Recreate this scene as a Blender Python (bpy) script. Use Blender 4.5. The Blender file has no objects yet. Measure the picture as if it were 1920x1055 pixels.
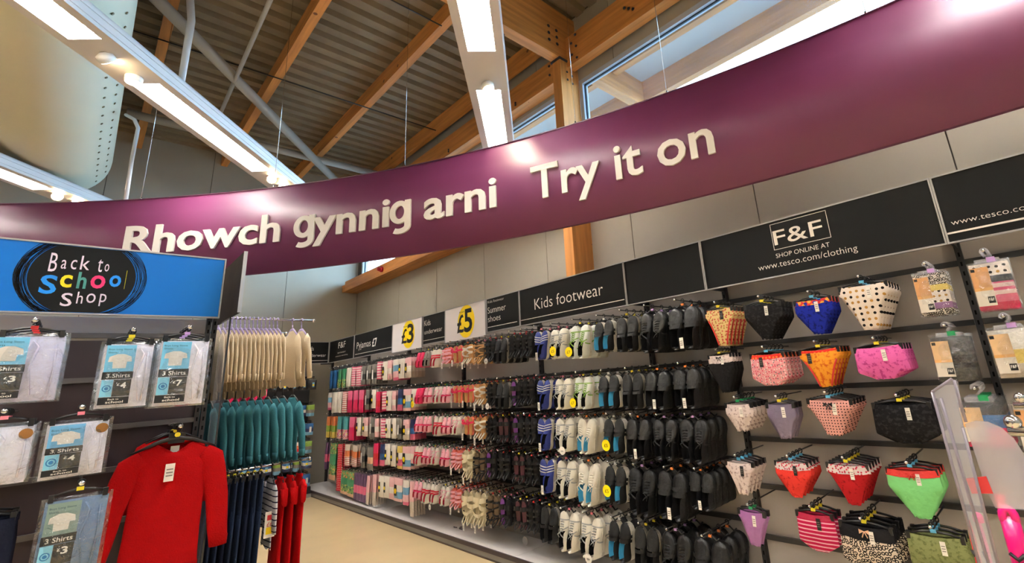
import bpy, math, random
from mathutils import Vector, Matrix
random.seed(7)
PI = math.pi
scene = bpy.context.scene
COL = scene.collection

# ------------------------------------------------------------------ camera, world, exposure
YAW, PITCH, ROLL, FPX, CX, CY = -7.63108789e-01, 2.63842181e-01, -7.35223031e-02, 886.393258, 1077.57237, 463.000839
CAM = Vector((0, 0, 1.5))
_f = Vector((math.sin(YAW)*math.cos(PITCH), math.cos(YAW)*math.cos(PITCH), math.sin(PITCH)))
_r = Vector((math.cos(YAW), -math.sin(YAW), 0)); _u = _r.cross(_f)
_R = _r*math.cos(ROLL)+_u*math.sin(ROLL); _U = -_r*math.sin(ROLL)+_u*math.cos(ROLL)
cam = bpy.data.cameras.new('camera'); camo = bpy.data.objects.new('camera', cam); COL.objects.link(camo)
cam.sensor_fit = 'HORIZONTAL'; cam.sensor_width = 36; cam.lens = FPX*36/1920
cam.shift_x = (960-CX)/1920; cam.shift_y = (CY-527.5)/1920
cam.clip_start = .05; cam.clip_end = 200
m = Matrix((( _R.x, _U.x, -_f.x), (_R.y, _U.y, -_f.y), (_R.z, _U.z, -_f.z))).to_4x4(); m.translation = CAM
camo.matrix_world = m; scene.camera = camo
w = bpy.data.worlds.new('sky'); scene.world = w; w.use_nodes = True
bg = w.node_tree.nodes['Background']; bg.inputs[0].default_value = (.42, .70, 1, 1); bg.inputs[1].default_value = 9.0
vs = scene.view_settings; vs.view_transform = 'Standard'; vs.look = 'None'; vs.gamma = 1; vs.use_curve_mapping = False
vs.exposure = 1.4
TUBE_POWER = 31.0; SPOT_POWER = 13.0

def at(px, py, ax, val):
    """point of the plane <axis ax = val> that stands at pixel px, py of the photograph (for measuring places)"""
    d = _f + _R*((px-CX)/FPX) - _U*((py-CY)/FPX)
    t = (val-CAM[ax])/d[ax]
    return CAM + d*t

# ------------------------------------------------------------------ materials
MATS = {}
def s2l(c):
    return tuple(((x/255)/12.92 if x/255 <= .04045 else ((x/255+.055)/1.055)**2.4) for x in c)
def mat(name, col, rough=.6, metal=0., emit=0., alpha=1., bump=0., bscale=60., coat=0., var=0., spec=.5, sheen=0., trans=0.):
    if name in MATS: return MATS[name]
    m = bpy.data.materials.new(name); m.use_nodes = True
    nt = m.node_tree; b = nt.nodes['Principled BSDF']
    c = (*s2l(col), 1)
    b.inputs['Base Color'].default_value = c; b.inputs['Roughness'].default_value = rough
    b.inputs['Metallic'].default_value = metal; b.inputs['Alpha'].default_value = alpha
    b.inputs['Coat Weight'].default_value = coat; b.inputs['Coat Roughness'].default_value = .12
    b.inputs['Specular IOR Level'].default_value = .12 if (rough >= .8 and spec == .5) else spec; b.inputs['Sheen Weight'].default_value = sheen
    b.inputs['Transmission Weight'].default_value = trans
    if emit: b.inputs['Emission Color'].default_value = c; b.inputs['Emission Strength'].default_value = emit
    if bump or var:
        tc = nt.nodes.new('ShaderNodeTexCoord'); n = nt.nodes.new('ShaderNodeTexNoise')
        n.inputs['Scale'].default_value = bscale; n.inputs['Detail'].default_value = 3
        nt.links.new(tc.outputs['Object'], n.inputs['Vector'])
        if bump:
            bp = nt.nodes.new('ShaderNodeBump'); bp.inputs['Strength'].default_value = min(1, bump); bp.inputs['Distance'].default_value = .01
            nt.links.new(n.outputs['Fac'], bp.inputs['Height']); nt.links.new(bp.outputs['Normal'], b.inputs['Normal'])
        if var:
            r = nt.nodes.new('ShaderNodeValToRGB')
            r.color_ramp.elements[0].position = .3; r.color_ramp.elements[1].position = .7
            r.color_ramp.elements[0].color = (*[x*(1-var) for x in c[:3]], 1); r.color_ramp.elements[1].color = (*[min(1, x*(1+var)) for x in c[:3]], 1)
            nt.links.new(n.outputs['Fac'], r.inputs['Fac']); nt.links.new(r.outputs['Color'], b.inputs['Base Color'])
    MATS[name] = m; return m

def mat_print(name, ground, spots, kind='dots', scale=40., size=.3, rough=.8, stripe_axis=2, cols=None):
    """printed cloth: dots, leopard, floral, stripes, lace"""
    if name in MATS: return MATS[name]
    m = mat(name, ground, rough); nt = m.node_tree; b = nt.nodes['Principled BSDF']
    tc = nt.nodes.new('ShaderNodeTexCoord'); out = None
    mx = nt.nodes.new('ShaderNodeMix'); mx.data_type = 'RGBA'
    mx.inputs[6].default_value = (*s2l(ground), 1); mx.inputs[7].default_value = (*s2l(spots), 1)
    if kind in ('dots', 'floral', 'leopard'):
        v = nt.nodes.new('ShaderNodeTexVoronoi'); v.inputs['Scale'].default_value = scale
        v.inputs['Randomness'].default_value = .15 if kind == 'dots' else 1
        sep = nt.nodes.new('ShaderNodeSeparateXYZ'); cmb = nt.nodes.new('ShaderNodeCombineXYZ')
        nt.links.new(tc.outputs['Object'], sep.inputs[0]); nt.links.new(sep.outputs[0], cmb.inputs[0]); nt.links.new(sep.outputs[2], cmb.inputs[1])
        v.voronoi_dimensions = '2D'; nt.links.new(cmb.outputs[0], v.inputs['Vector'])
        mt = nt.nodes.new('ShaderNodeMath'); mt.operation = 'LESS_THAN'; mt.inputs[1].default_value = size
        nt.links.new(v.outputs['Distance'], mt.inputs[0])
        fac = mt.outputs[0]
        if kind == 'leopard':
            m2 = nt.nodes.new('ShaderNodeMath'); m2.operation = 'GREATER_THAN'; m2.inputs[1].default_value = size*.45
            nt.links.new(v.outputs['Distance'], m2.inputs[0])
            m3 = nt.nodes.new('ShaderNodeMath'); m3.operation = 'MULTIPLY'; nt.links.new(fac, m3.inputs[0]); nt.links.new(m2.outputs[0], m3.inputs[1]); fac = m3.outputs[0]
        if cols:
            r = nt.nodes.new('ShaderNodeValToRGB'); r.color_ramp.interpolation = 'CONSTANT'
            r.color_ramp.elements[0].color = (*s2l(cols[0]), 1); r.color_ramp.elements[1].position = 1/len(cols); r.color_ramp.elements[1].color = (*s2l(cols[1]), 1)
            for i in range(2, len(cols)):
                e = r.color_ramp.elements.new(i/len(cols)); e.color = (*s2l(cols[i]), 1)
            sp = nt.nodes.new('ShaderNodeSeparateColor'); nt.links.new(v.outputs['Color'], sp.inputs[0])
            nt.links.new(sp.outputs[0], r.inputs['Fac']); nt.links.new(r.outputs['Color'], mx.inputs[7])
        nt.links.new(fac, mx.inputs[0])
    elif kind == 'stripes':
        sep = nt.nodes.new('ShaderNodeSeparateXYZ'); nt.links.new(tc.outputs['Object'], sep.inputs[0])
        a = nt.nodes.new('ShaderNodeMath'); a.operation = 'MULTIPLY'; a.inputs[1].default_value = scale
        f = nt.nodes.new('ShaderNodeMath'); f.operation = 'FRACT'; g = nt.nodes.new('ShaderNodeMath'); g.operation = 'LESS_THAN'; g.inputs[1].default_value = size
        nt.links.new(sep.outputs[stripe_axis], a.inputs[0]); nt.links.new(a.outputs[0], f.inputs[0]); nt.links.new(f.outputs[0], g.inputs[0]); nt.links.new(g.outputs[0], mx.inputs[0])
    elif kind == 'lace':
        n = nt.nodes.new('ShaderNodeTexNoise'); n.inputs['Scale'].default_value = scale; n.inputs['Detail'].default_value = 4
        r = nt.nodes.new('ShaderNodeValToRGB'); r.color_ramp.elements[0].position = size; r.color_ramp.elements[1].position = size+.12
        nt.links.new(tc.outputs['Object'], n.inputs['Vector']); nt.links.new(n.outputs['Fac'], r.inputs['Fac']); nt.links.new(r.outputs['Color'], mx.inputs[0])
        bp = nt.nodes.new('ShaderNodeBump'); bp.inputs['Strength'].default_value = .6; bp.inputs['Distance'].default_value = .004
        nt.links.new(n.outputs['Fac'], bp.inputs['Height']); nt.links.new(bp.outputs['Normal'], b.inputs['Normal'])
    nt.links.new(mx.outputs[2], b.inputs['Base Color'])
    return m

def wood(name, col, axis=0):
    if name in MATS: return MATS[name]
    m = mat(name, col, .55); nt = m.node_tree; b = nt.nodes['Principled BSDF']
    tc = nt.nodes.new('ShaderNodeTexCoord'); mp = nt.nodes.new('ShaderNodeMapping')
    sc = [14, 14, 14]; sc[axis] = .9; mp.inputs['Scale'].default_value = sc
    n = nt.nodes.new('ShaderNodeTexNoise'); n.inputs['Scale'].default_value = 1.6; n.inputs['Detail'].default_value = 6; n.inputs['Distortion'].default_value = .15
    r = nt.nodes.new('ShaderNodeValToRGB'); c = s2l(col)
    r.color_ramp.elements[0].position = .3; r.color_ramp.elements[0].color = (c[0]*.78, c[1]*.74, c[2]*.68, 1)
    r.color_ramp.elements[1].position = .68; r.color_ramp.elements[1].color = (min(1, c[0]*1.18), min(1, c[1]*1.18), min(1, c[2]*1.2), 1)
    nt.links.new(tc.outputs['Object'], mp.inputs[0]); nt.links.new(mp.outputs[0], n.inputs['Vector']); nt.links.new(n.outputs['Fac'], r.inputs[0])
    v = nt.nodes.new('ShaderNodeTexVoronoi'); v.inputs['Scale'].default_value = 3.2; nt.links.new(tc.outputs['Object'], v.inputs['Vector'])
    lt = nt.nodes.new('ShaderNodeMath'); lt.operation = 'LESS_THAN'; lt.inputs[1].default_value = .075; nt.links.new(v.outputs['Distance'], lt.inputs[0])
    mx = nt.nodes.new('ShaderNodeMix'); mx.data_type = 'RGBA'; nt.links.new(lt.outputs[0], mx.inputs[0]); nt.links.new(r.outputs[0], mx.inputs[6]); mx.inputs[7].default_value = (c[0]*.3, c[1]*.22, c[2]*.18, 1)
    nt.links.new(mx.outputs[2], b.inputs['Base Color'])
    return m

def film(name, tint, gloss=.16, scale=26., dist=.012):
    """thin crinkled cellophane: clear with a mirror-like sheen"""
    if name in MATS: return MATS[name]
    m = bpy.data.materials.new(name); m.use_nodes = True; nt = m.node_tree; nt.nodes.clear(); N = nt.nodes.new
    o = N('ShaderNodeOutputMaterial'); mx = N('ShaderNodeMixShader'); t = N('ShaderNodeBsdfTransparent'); g = N('ShaderNodeBsdfGlossy'); lw_ = N('ShaderNodeLayerWeight'); mr = N('ShaderNodeMapRange')
    t.inputs[0].default_value = (*s2l(tint), 1); g.inputs['Roughness'].default_value = .09; lw_.inputs['Blend'].default_value = .35
    mr.inputs['To Min'].default_value = gloss*.35; mr.inputs['To Max'].default_value = min(1, gloss*2.6)
    tc = N('ShaderNodeTexCoord'); n = N('ShaderNodeTexNoise'); n.inputs['Scale'].default_value = scale; n.inputs['Detail'].default_value = 4; n.inputs['Distortion'].default_value = 1.2
    bp = N('ShaderNodeBump'); bp.inputs['Strength'].default_value = 1; bp.inputs['Distance'].default_value = dist
    L = nt.links.new; L(tc.outputs['Object'], n.inputs['Vector']); L(n.outputs['Fac'], bp.inputs['Height']); L(bp.outputs[0], g.inputs['Normal']); L(bp.outputs[0], lw_.inputs['Normal'])
    L(lw_.outputs['Facing'], mr.inputs['Value']); L(mr.outputs[0], mx.inputs[0]); L(t.outputs[0], mx.inputs[1]); L(g.outputs[0], mx.inputs[2]); L(mx.outputs[0], o.inputs[0])
    MATS[name] = m; return m
K = lambda: mat('black_plastic', (20, 19, 20), .35)
PANEL = mat('wall_panel_grey', (166, 159, 142), .55, var=.03, bscale=2)
JOINT = mat('wall_joint', (95, 90, 80), .8)
DECK = mat('roof_deck', (130, 114, 88), .6, var=.1, bscale=6)
WOODX = wood('glulam_x', (201, 136, 68), 0); WOODY = wood('glulam_y', (201, 136, 68), 1); WOODZ = wood('glulam_z', (203, 138, 70), 2)
WHITE_METAL = mat('white_metal', (205, 200, 196), .4)
STEEL = mat('painted_steel', (168, 162, 150), .45)
CHROME = mat('chrome', (205, 205, 205), .18, 1)
BLACKF = mat('fixture_black', (38, 36, 37), .45)
FRAMEG = mat('sign_frame_grey', (168, 166, 164), .35, .4)
SIGNK = mat('sign_black', (18, 18, 18), .5, spec=.2)
LETW = mat('letter_white', (235, 228, 218), .45)
YEL = mat('price_yellow', (250, 218, 0), .45)
SIGNW = mat('sign_white', (232, 226, 224), .4)
GBACK = mat('display_back_grey', (172, 163, 153), .5)
DECKG = mat('shelf_grey', (222, 216, 210), .35)
FILM = film('clear_film', (250, 252, 253), .16, 26, .04)
CLEAR = mat('clear_plastic', (225, 225, 235), .1, alpha=.3, spec=.8)
ACRYL = mat('clear_acrylic', (215, 215, 225), .05, alpha=.13, spec=.8)
ACEDGE = mat('acrylic_edge', (70, 70, 74), .15, alpha=.85)

# ------------------------------------------------------------------ mesh builder
class MB:
    def __init__(s, mt=None): s.v = []; s.f = []; s.fm = []; s.mats = []; s.smooth = []; s.cur = 0; s.sm = False; s.use(mt) if mt else None
    def use(s, mt, smooth=None):
        if mt not in s.mats: s.mats.append(mt)
        s.cur = s.mats.index(mt)
        if smooth is not None: s.sm = smooth
        return s
    def face(s, idx, sm=None):
        s.f.append(tuple(idx)); s.fm.append(s.cur); s.smooth.append(s.sm if sm is None else sm)
    def box(s, x0, x1, y0, y1, z0, z1):
        n = len(s.v)
        s.v += [(x0,y0,z0),(x1,y0,z0),(x1,y1,z0),(x0,y1,z0),(x0,y0,z1),(x1,y0,z1),(x1,y1,z1),(x0,y1,z1)]
        for q in ((0,3,2,1),(4,5,6,7),(0,1,5,4),(1,2,6,5),(2,3,7,6),(3,0,4,7)): s.face([n+i for i in q], False)
        return s
    def bar(s, a, b, w, h, up=(0,0,1)):
        a = Vector(a); b = Vector(b); d = (b-a).normalized(); up = Vector(up)
        r = d.cross(up).normalized(); u = r.cross(d)
        n = len(s.v)
        for p in (a, b):
            for i, j in ((-1,-1),(1,-1),(1,1),(-1,1)): s.v.append(tuple(p+r*(i*w/2)+u*(j*h/2)))
        for q in ((3,2,1,0),(4,5,6,7),(0,1,5,4),(1,2,6,5),(2,3,7,6),(3,0,4,7)): s.face([n+i for i in q], False)
        return s
    def tube(s, pts, r, n=6, cap=True, flat=1., fa=1.):
        pts = [Vector(p) for p in pts]; rs = r if isinstance(r, (list, tuple)) else [r]*len(pts)
        base = len(s.v); ref = None
        for i, p in enumerate(pts):
            d = (pts[min(i+1, len(pts)-1)]-pts[max(i-1, 0)]).normalized()
            if ref is None: ref = Vector((0,0,1)) if abs(d.z) < .9 else Vector((1,0,0))
            a = d.cross(ref).normalized(); ref = a.cross(d).normalized()
            for k in range(n):
                t = 2*PI*k/n; s.v.append(tuple(p+a*(math.cos(t)*rs[i]*fa)+ref*(math.sin(t)*rs[i]*flat)))
        for i in range(len(pts)-1):
            for k in range(n):
                k2 = (k+1) % n; s.face((base+i*n+k, base+i*n+k2, base+(i+1)*n+k2, base+(i+1)*n+k), True)
        if cap:
            s.face([base+k for k in range(n)][::-1], False); s.face([base+(len(pts)-1)*n+k for k in range(n)], False)
        return s
    def rings(s, rings, closed=True, cap0=False, cap1=False, sm=True):
        n = len(rings[0]); base = len(s.v)
        for r in rings: s.v += [tuple(p) for p in r]
        for i in range(len(rings)-1):
            for k in range(n if closed else n-1):
                k2 = (k+1) % n; s.face((base+i*n+k, base+i*n+k2, base+(i+1)*n+k2, base+(i+1)*n+k), sm)
        if cap0: s.face([base+k for k in range(n)][::-1], False)
        if cap1: s.face([base+(len(rings)-1)*n+k for k in range(n)], False)
        return s
    def prism(s, poly, fn, d0, d1):
        """poly in (u,v); fn(u,v,w)->xyz; extruded from w=d0 to d1"""
        n = len(poly); b = len(s.v)
        s.v += [tuple(fn(u, v, d0)) for u, v in poly]+[tuple(fn(u, v, d1)) for u, v in poly]
        s.face(list(range(b, b+n))[::-1], False); s.face(range(b+n, b+2*n), False)
        for k in range(n): s.face((b+k, b+(k+1) % n, b+n+(k+1) % n, b+n+k), False)
        return s
    def lathe(s, prof, org=(0,0,0), axis='z', n=16, cap=True):
        o = Vector(org); R = []
        for r, h in prof:
            ring = []
            for k in range(n):
                t = 2*PI*k/n; c, q = math.cos(t)*r, math.sin(t)*r
                ring.append(o+Vector({'z': (c, q, h), 'y': (c, h, q), 'x': (h, c, q)}[axis]))
            R.append(ring)
        return s.rings(R, True, cap, cap)
    def add(s, verts, faces, sm=False):
        b = len(s.v); s.v += [tuple(p) for p in verts]
        for f in faces: s.face([b+i for i in f], sm)
        return s
    def merge(s, o):
        b = len(s.v); s.v += o.v
        for f, mi, sm in zip(o.f, o.fm, o.smooth):
            s.use(o.mats[mi]); s.f.append(tuple(b+i for i in f)); s.fm.append(s.cur); s.smooth.append(sm)
        return s
    def shift(s, dx=0, dy=0, dz=0): s.v = [(x+dx, y+dy, z+dz) for x, y, z in s.v]; return s
    def xform(s, fn): s.v = [tuple(fn(*p)) for p in s.v]; return s
    def mesh(s, name):
        used = sorted({i for f in s.f for i in f}); mp = {i: k for k, i in enumerate(used)}
        me = bpy.data.meshes.new(name); me.from_pydata([s.v[i] for i in used], [], [tuple(mp[i] for i in f) for f in s.f])
        for m in s.mats: me.materials.append(m)
        me.polygons.foreach_set('material_index', s.fm); me.polygons.foreach_set('use_smooth', s.smooth); me.update()
        return me

def tag(o, label=None, cat=None, group=None, kind=None):
    if label: o['label'] = label
    if cat: o['category'] = cat
    if group: o['group'] = group
    if kind: o['kind'] = kind
    return o
def ob(name, mb, parent=None, loc=None, rz=0.):
    me = mb.mesh(name) if isinstance(mb, MB) else mb
    o = bpy.data.objects.new(name, me); COL.objects.link(o)
    if parent: o.parent = parent
    if loc: o.location = loc
    if rz: o.rotation_euler = (0, 0, rz)
    return o
def empty(name, loc=(0,0,0), rz=0., label=None, cat=None, group=None):
    o = bpy.data.objects.new(name, None); COL.objects.link(o); o.empty_display_size = .05
    o.location = loc; o.rotation_euler = (0, 0, rz)
    return tag(o, label, cat, group)

def loop(m, zc, R=.0092, r=.003, stem=.022):
    """open hanger hook around a rod whose centre is at (0, zc): clears the rod all round"""
    pts = [(0, 0, zc-stem-R*.4), (R*1.02, 0, zc-R*.62)]+[(R*math.cos(a), 0, zc+R*math.sin(a)) for a in [PI*k/5 for k in range(6)]]+[(-R*.95, 0, zc-R*.35)]
    return m.tube(pts, r, 5)
class Proto:
    """a kind of thing: list of (part name, MB, index of parent part or None); instances share mesh data.
    hz = height of the rod it hangs on above its own origin"""
    def __init__(s, name, parts, hz=0.):
        s.name = name; s.parts = parts; s.me = None; s.j = None; s.hz = hz
        v = [p for _, mb, _ in parts for p in mb.v]; s.v = v; s.ylo = min(p[1] for p in v); s.yhi = max(p[1] for p in v)
    def box(s, tilt, rz, sc):
        ct, st, cz, sz = math.cos(tilt), math.sin(tilt), math.cos(rz), math.sin(rz); L = [9]*3; H = [-9]*3
        for x, y, z in s.v:
            z -= s.hz; x1 = ct*x+st*z; z1 = -st*x+ct*z; p = ((cz*x1-sz*y)*sc, (sz*x1+cz*y)*sc, z1*sc)
            for k in range(3): L[k] = min(L[k], p[k]); H[k] = max(H[k], p[k])
        return L, H
    def origin(s, rod, tilt, rz, sc):
        d = s.hz*sc; return (rod[0]-d*math.sin(tilt)*math.cos(rz), rod[1]-d*math.sin(tilt)*math.sin(rz), rod[2]-d*math.cos(tilt))
    def full(s, rod, rz, label, cat, group=None, tilt=0., scale=1.):
        if s.me is None: s.me = [mb.mesh(n) for n, mb, p in s.parts]
        root = empty(s.name, s.origin(rod, tilt, rz, scale), rz, label, cat, group); root.rotation_euler = (0, tilt, rz); root.scale = (scale,)*3
        objs = []
        for (n, mb, p), me in zip(s.parts, s.me): objs.append(ob(n, me, objs[p] if p is not None else root))
        return root
    def joined(s, rod, rz, label, cat, group=None, tilt=0., scale=1.):
        if s.j is None:
            b = MB()
            for n, mb, p in s.parts: b.merge(mb)
            s.j = b.mesh(s.name)
        o = ob(s.name, s.j, None, s.origin(rod, tilt, rz, scale)); o.rotation_euler = (0, tilt, rz); o.scale = (scale,)*3
        return tag(o, label, cat, group)
TAKEN = []
def clear_of(lo, hi, g=.002):
    return not any(all(lo[k] < b[k]+g and hi[k] > a[k]-g for k in range(3)) for a, b in TAKEN)

# ------------------------------------------------------------------ lettering
_tc = {}
def glyphs(txt, off=0., shear=0., ext=.0):
    """returns verts (x,y,z) and faces of a text, bbox min moved to 0, cap scale kept (height of 'H' = 1)"""
    key = (txt, off, shear, ext)
    if key in _tc: return _tc[key]
    c = bpy.data.curves.new('t', 'FONT'); c.body = txt; c.offset = off; c.shear = shear; c.extrude = ext; c.size = 1/.729; c.resolution_u = 3
    o = bpy.data.objects.new('t', c); COL.objects.link(o)
    dg = bpy.context.evaluated_depsgraph_get(); me = bpy.data.meshes.new_from_object(o.evaluated_get(dg))
    v = [tuple(q.co) for q in me.vertices]; f = [tuple(p.vertices) for p in me.polygons]
    bpy.data.objects.remove(o); bpy.data.curves.remove(c); bpy.data.meshes.remove(me)
    x0 = min(p[0] for p in v); v = [(p[0]-x0, p[1], p[2]) for p in v]
    _tc[key] = (v, f, max(p[0] for p in v)); return _tc[key]
def text_on(mb, txt, fn, u0, u1, v0, cap, w=.002, off=0., shear=0.):
    """lay text between u0 and u1 with baseline v0 and cap height cap on a surface fn(u,v,w)"""
    v, f, wd = glyphs(txt, off, shear)
    k = (u1-u0)/wd
    return mb.add([fn(u0+x*k, v0+y*cap, w) for x, y, z in v], f)
def disc(mb, fn, u, v, r, w, n=24, ry=None, jit=0.):
    ry = ry or r; pts = []
    for k in range(n):
        t = 2*PI*k/n; q = 1+random.uniform(-jit, jit); pts.append(fn(u+math.cos(t)*r*q, v+math.sin(t)*ry*q, w))
    return mb.add(pts, [tuple(range(n))])
def flat(mb, fn, u0, u1, v0, v1, w):
    return mb.add([fn(u0,v0,w), fn(u1,v0,w), fn(u1,v1,w), fn(u0,v1,w)], [(0,1,2,3)])
FRONT = lambda u, v, w: (u, -w, v)                      # local plane facing -y
ORD = ['first','second','third','fourth','fifth','sixth','seventh','eighth','ninth','tenth','eleventh','twelfth','thirteenth','fourteenth','fifteenth','sixteenth','seventeenth','eighteenth','nineteenth','twentieth']

# ================================================================== THE ROOM
YW, XB = 3.574, -9.36          # inner faces of the right-hand wall and the back wall
def struct(name, mb, parent=None): 
    o = ob(name, mb, parent)
    if not parent: o['kind'] = 'structure'
    return o
fl = MB(mat('floor_vinyl', (206, 182, 138), .28, var=.05, bscale=3, coat=.3)).box(XB-.1, 6, -9, YW+.1, -.1, 0)
struct('floor', fl)
# corrugated deck
dk = MB(DECK); prof = []
x = XB-.05
while x < 6: prof += [(x, 5.60), (x+.11, 5.60), (x+.135, 5.66), (x+.185, 5.66)]; x += .21
rg = [[(px, yy, pz) for px, pz in prof] for yy in (3.75, -9)]
dk.rings(rg, False, sm=False); dk.box(XB-.1, 6.1, -9.1, 3.75, 5.68, 5.75)
struct('ceiling', dk)
# walls: a joint-coloured core with separate panels in front
wb = struct('wall_back', MB(JOINT).box(XB-.12, XB-.015, -9, YW+.1, 0, 5.68))
y = YW
while y > -8.9:
    y1 = max(y-1.235, -9); ob('wall_panel', MB(PANEL).box(XB-.02, XB, y1+.004, y-.004, 0, 5.62), wb); y = y1
SILL, HEAD = 3.50, 4.76
wr = struct('wall_right', MB(JOINT).box(XB, 6, YW+.015, YW+.12, 0, SILL).box(XB, 6, YW+.015, YW+.12, HEAD, 5.68).box(XB, XB+.16, YW+.015, YW+.12, SILL, HEAD))
xs = [-9.36]+[-2.634-1.235*k for k in range(5, -1, -1)]+[-2.634+1.235*k for k in range(1, 8)]
xs = [q for q in xs if q <= 6]
for a, b in zip(xs[:-1], xs[1:]): ob('wall_panel', MB(PANEL).box(a+.004, b-.004, YW, YW+.02, 0, SILL), wr)
for a, b in zip(xs[:-1], xs[1:]): ob('wall_panel', MB(PANEL).box(a+.004, b-.004, YW, YW+.02, HEAD, 5.62), wr)
PLAIN = mat('far_wall_grey', (176, 172, 160), .7)
struct('wall_left', MB(PLAIN).box(XB, 6, -9.1, -9, 0, 5.68)); struct('wall_front', MB(PLAIN).box(6, 6.1, -9, YW+.1, 0, 5.68))
# clerestory windows
FRB = mat('window_frame_blue_grey', (178, 192, 205), .3)
GL = mat('window_glass', (225, 240, 255), .02, alpha=.12, spec=.6)
def clerestory(name, x0, x1, mull):
    t = empty(name); t['kind'] = 'structure'
    f = MB(FRB)
    for z0, z1 in ((SILL, SILL+.05), (HEAD-.06, HEAD)): f.box(x0, x1, YW+.0, YW+.09, z0, z1)
    for x in (x0, x1-.05): f.box(x, x+.05, YW, YW+.09, SILL+.05, HEAD-.06)
    ob('window_frame', f, t)
    f2 = MB(mat('window_gasket', (40, 46, 52), .6)); 
    f2.box(x0+.05, x1-.05, YW+.035, YW+.055, HEAD-.072, HEAD-.06); f2.box(x0+.05, x0+.062, YW+.035, YW+.055, SILL+.05, HEAD-.06); ob('gasket', f2, t)
    e = [x0+.05]+mull+[x1-.05]
    for x in mull: ob('mullion', MB(FRB).box(x-.03, x+.03, YW, YW+.09, SILL+.05, HEAD-.06), t)
    for a, b in zip(e[:-1], e[1:]): ob('pane', MB(GL).box(a, b, YW+.042, YW+.048, SILL+.05, HEAD-.06), t)
clerestory('window_1', -9.2, -3.29, [-7.2, -5.2]); clerestory('window_2', -3.16, 5.9, [1.2, 3.6])
struct('ground', MB(mat('unseen_ground_grey', (96, 94, 92), .9)).box(-60, 60, YW+.13, 70, -.2, -.1))  # unseen ground plane, added to keep sky light from below off the soffit
# the eave outside
ev = MB(mat('soffit_grey', (190, 184, 176), .8)).box(XB-1, 7, YW+.12, 4.95, 5.32, 5.4); struct('trim_1', ev)
struct('trim_2', MB(WOODX).box(XB-1, 7, 4.88, 4.98, 5.02, 5.32)); struct('trim_3', MB(WOODX).box(XB-1, -3.3, 4.22, 4.31, 5.16, 5.32).box(-3.15, 7, 4.22, 4.31, 5.16, 5.32))
struct('trim_4', MB(WHITE_METAL).box(XB-1, 7, 4.98, 5.03, 5.1, 5.42))

def beam(label, mb, bolts=None, grp=None):
    o = ob('timber_beam', mb); tag(o, label, 'beam', grp)
    for (bx, by, bz, ax) in bolts or []:
        ob('bolt', MB(mat('bolt_steel', (70, 72, 80), .4, .6)).lathe([(.001, -.012), (.013, -.012), (.013, 0), (.02, 0), (.02, .004)], (bx, by, bz), ax, 8), o)
    return o
beam('deep timber beam meeting the top of the wooden column, running towards the shopper', MB(WOODY).box(-3.288, -3.163, -8.9, 4.88, 4.95, 5.58),
     [(-3.158, 3.2+dx, 5.1+dz, 'x') for dx in (-.06, .06) for dz in (0, .18, .09)])
ys = [.14-1.13*k for k in range(0, 7)]
names = {1.24: 'timber purlin second in from the windows, left of the deep beam', 2.34: 'timber purlin nearest the windows, left of the deep beam'}
for yy in [2.34, 1.24]: beam(names[yy], MB(WOODX).box(XB, -3.288, yy-.045, yy+.045, 5.38, 5.6))
beam('timber purlin seen behind the big round duct at upper left', MB(WOODX).box(XB, -3.288, .095, .185, 5.38, 5.6))
for yy in ys[1:]+[2.34, 1.24, .14]:
    beam('timber purlin under the roof deck, out of the light towards the shop', MB(WOODX).box(-3.163, 5.9, yy-.045, yy+.045, 5.38, 5.6), grp='purlins over the shop floor')
for yy in ys[1:]: beam('timber purlin under the roof deck hidden above the big duct', MB(WOODX).box(XB, -3.288, yy-.045, yy+.045, 5.38, 5.6), grp='purlins above the duct')
beam('timber wall plate directly under the roof deck at the window wall', MB(WOODX).box(XB, -3.288, 3.42, 3.50, 5.36, 5.6))
bl = [(-3.36-.09*(k % 2), 3.40, 4.86+.06*k, 'y') for k in range(4)]+[(-4.1-.8*k, 3.40, 4.84+.03*(j), 'y') for k in range(5) for j in range(2)]
beam('timber beam above the window left of the column, with bolt clusters', MB(WOODX).box(XB, -3.288, 3.40, 3.56, 4.79, 5.10), bl)
bl = [(-3.0-.07*(k % 2), 3.40, 4.9+.075*k, 'y') for k in range(5)]+[(-2.2-.05*k, 3.40, 5.0+.04*k, 'y') for k in range(3)]
beam('timber beam above the large window right of the column', MB(WOODX).box(-3.163, 5.9, 3.40, 3.52, 4.86, 5.24), bl)
beam('sloping-lit timber sill beam below the window, left of the column', MB(WOODX).box(XB+.13, -3.288, 3.29, YW, 3.33, 3.515))
beam('timber end plate where the sill beam meets the back wall', MB(WOODX).box(XB, XB+.125, 3.29, YW, 3.33, 3.46))
c = ob('timber_column', MB(WOODZ).box(-3.288, -3.163, 3.288, YW, 0, 4.95)); tag(c, 'pale square timber column against the wall behind the kids footwear sign', 'column')
for dx, dz in ((-.03, 0), (.03, -.02), (-.03, -.1), (.03, -.12)):
    ob('bolt', MB(mat('bolt_steel', (70, 72, 80))).lathe([(.001, -.014), (.014, -.014), (.014, 0)], (-3.158, 3.43+dx*1.3, 4.8+dz, 'x')[:3], 'x', 8), c)
ob('bracket', MB(mat('bolt_steel', (70, 72, 80))).box(-3.30, -3.15, 3.275, 3.30, 4.925, 4.95).box(-3.163, -3.15, 3.28, 3.57, 4.925, 4.95), c)

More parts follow.
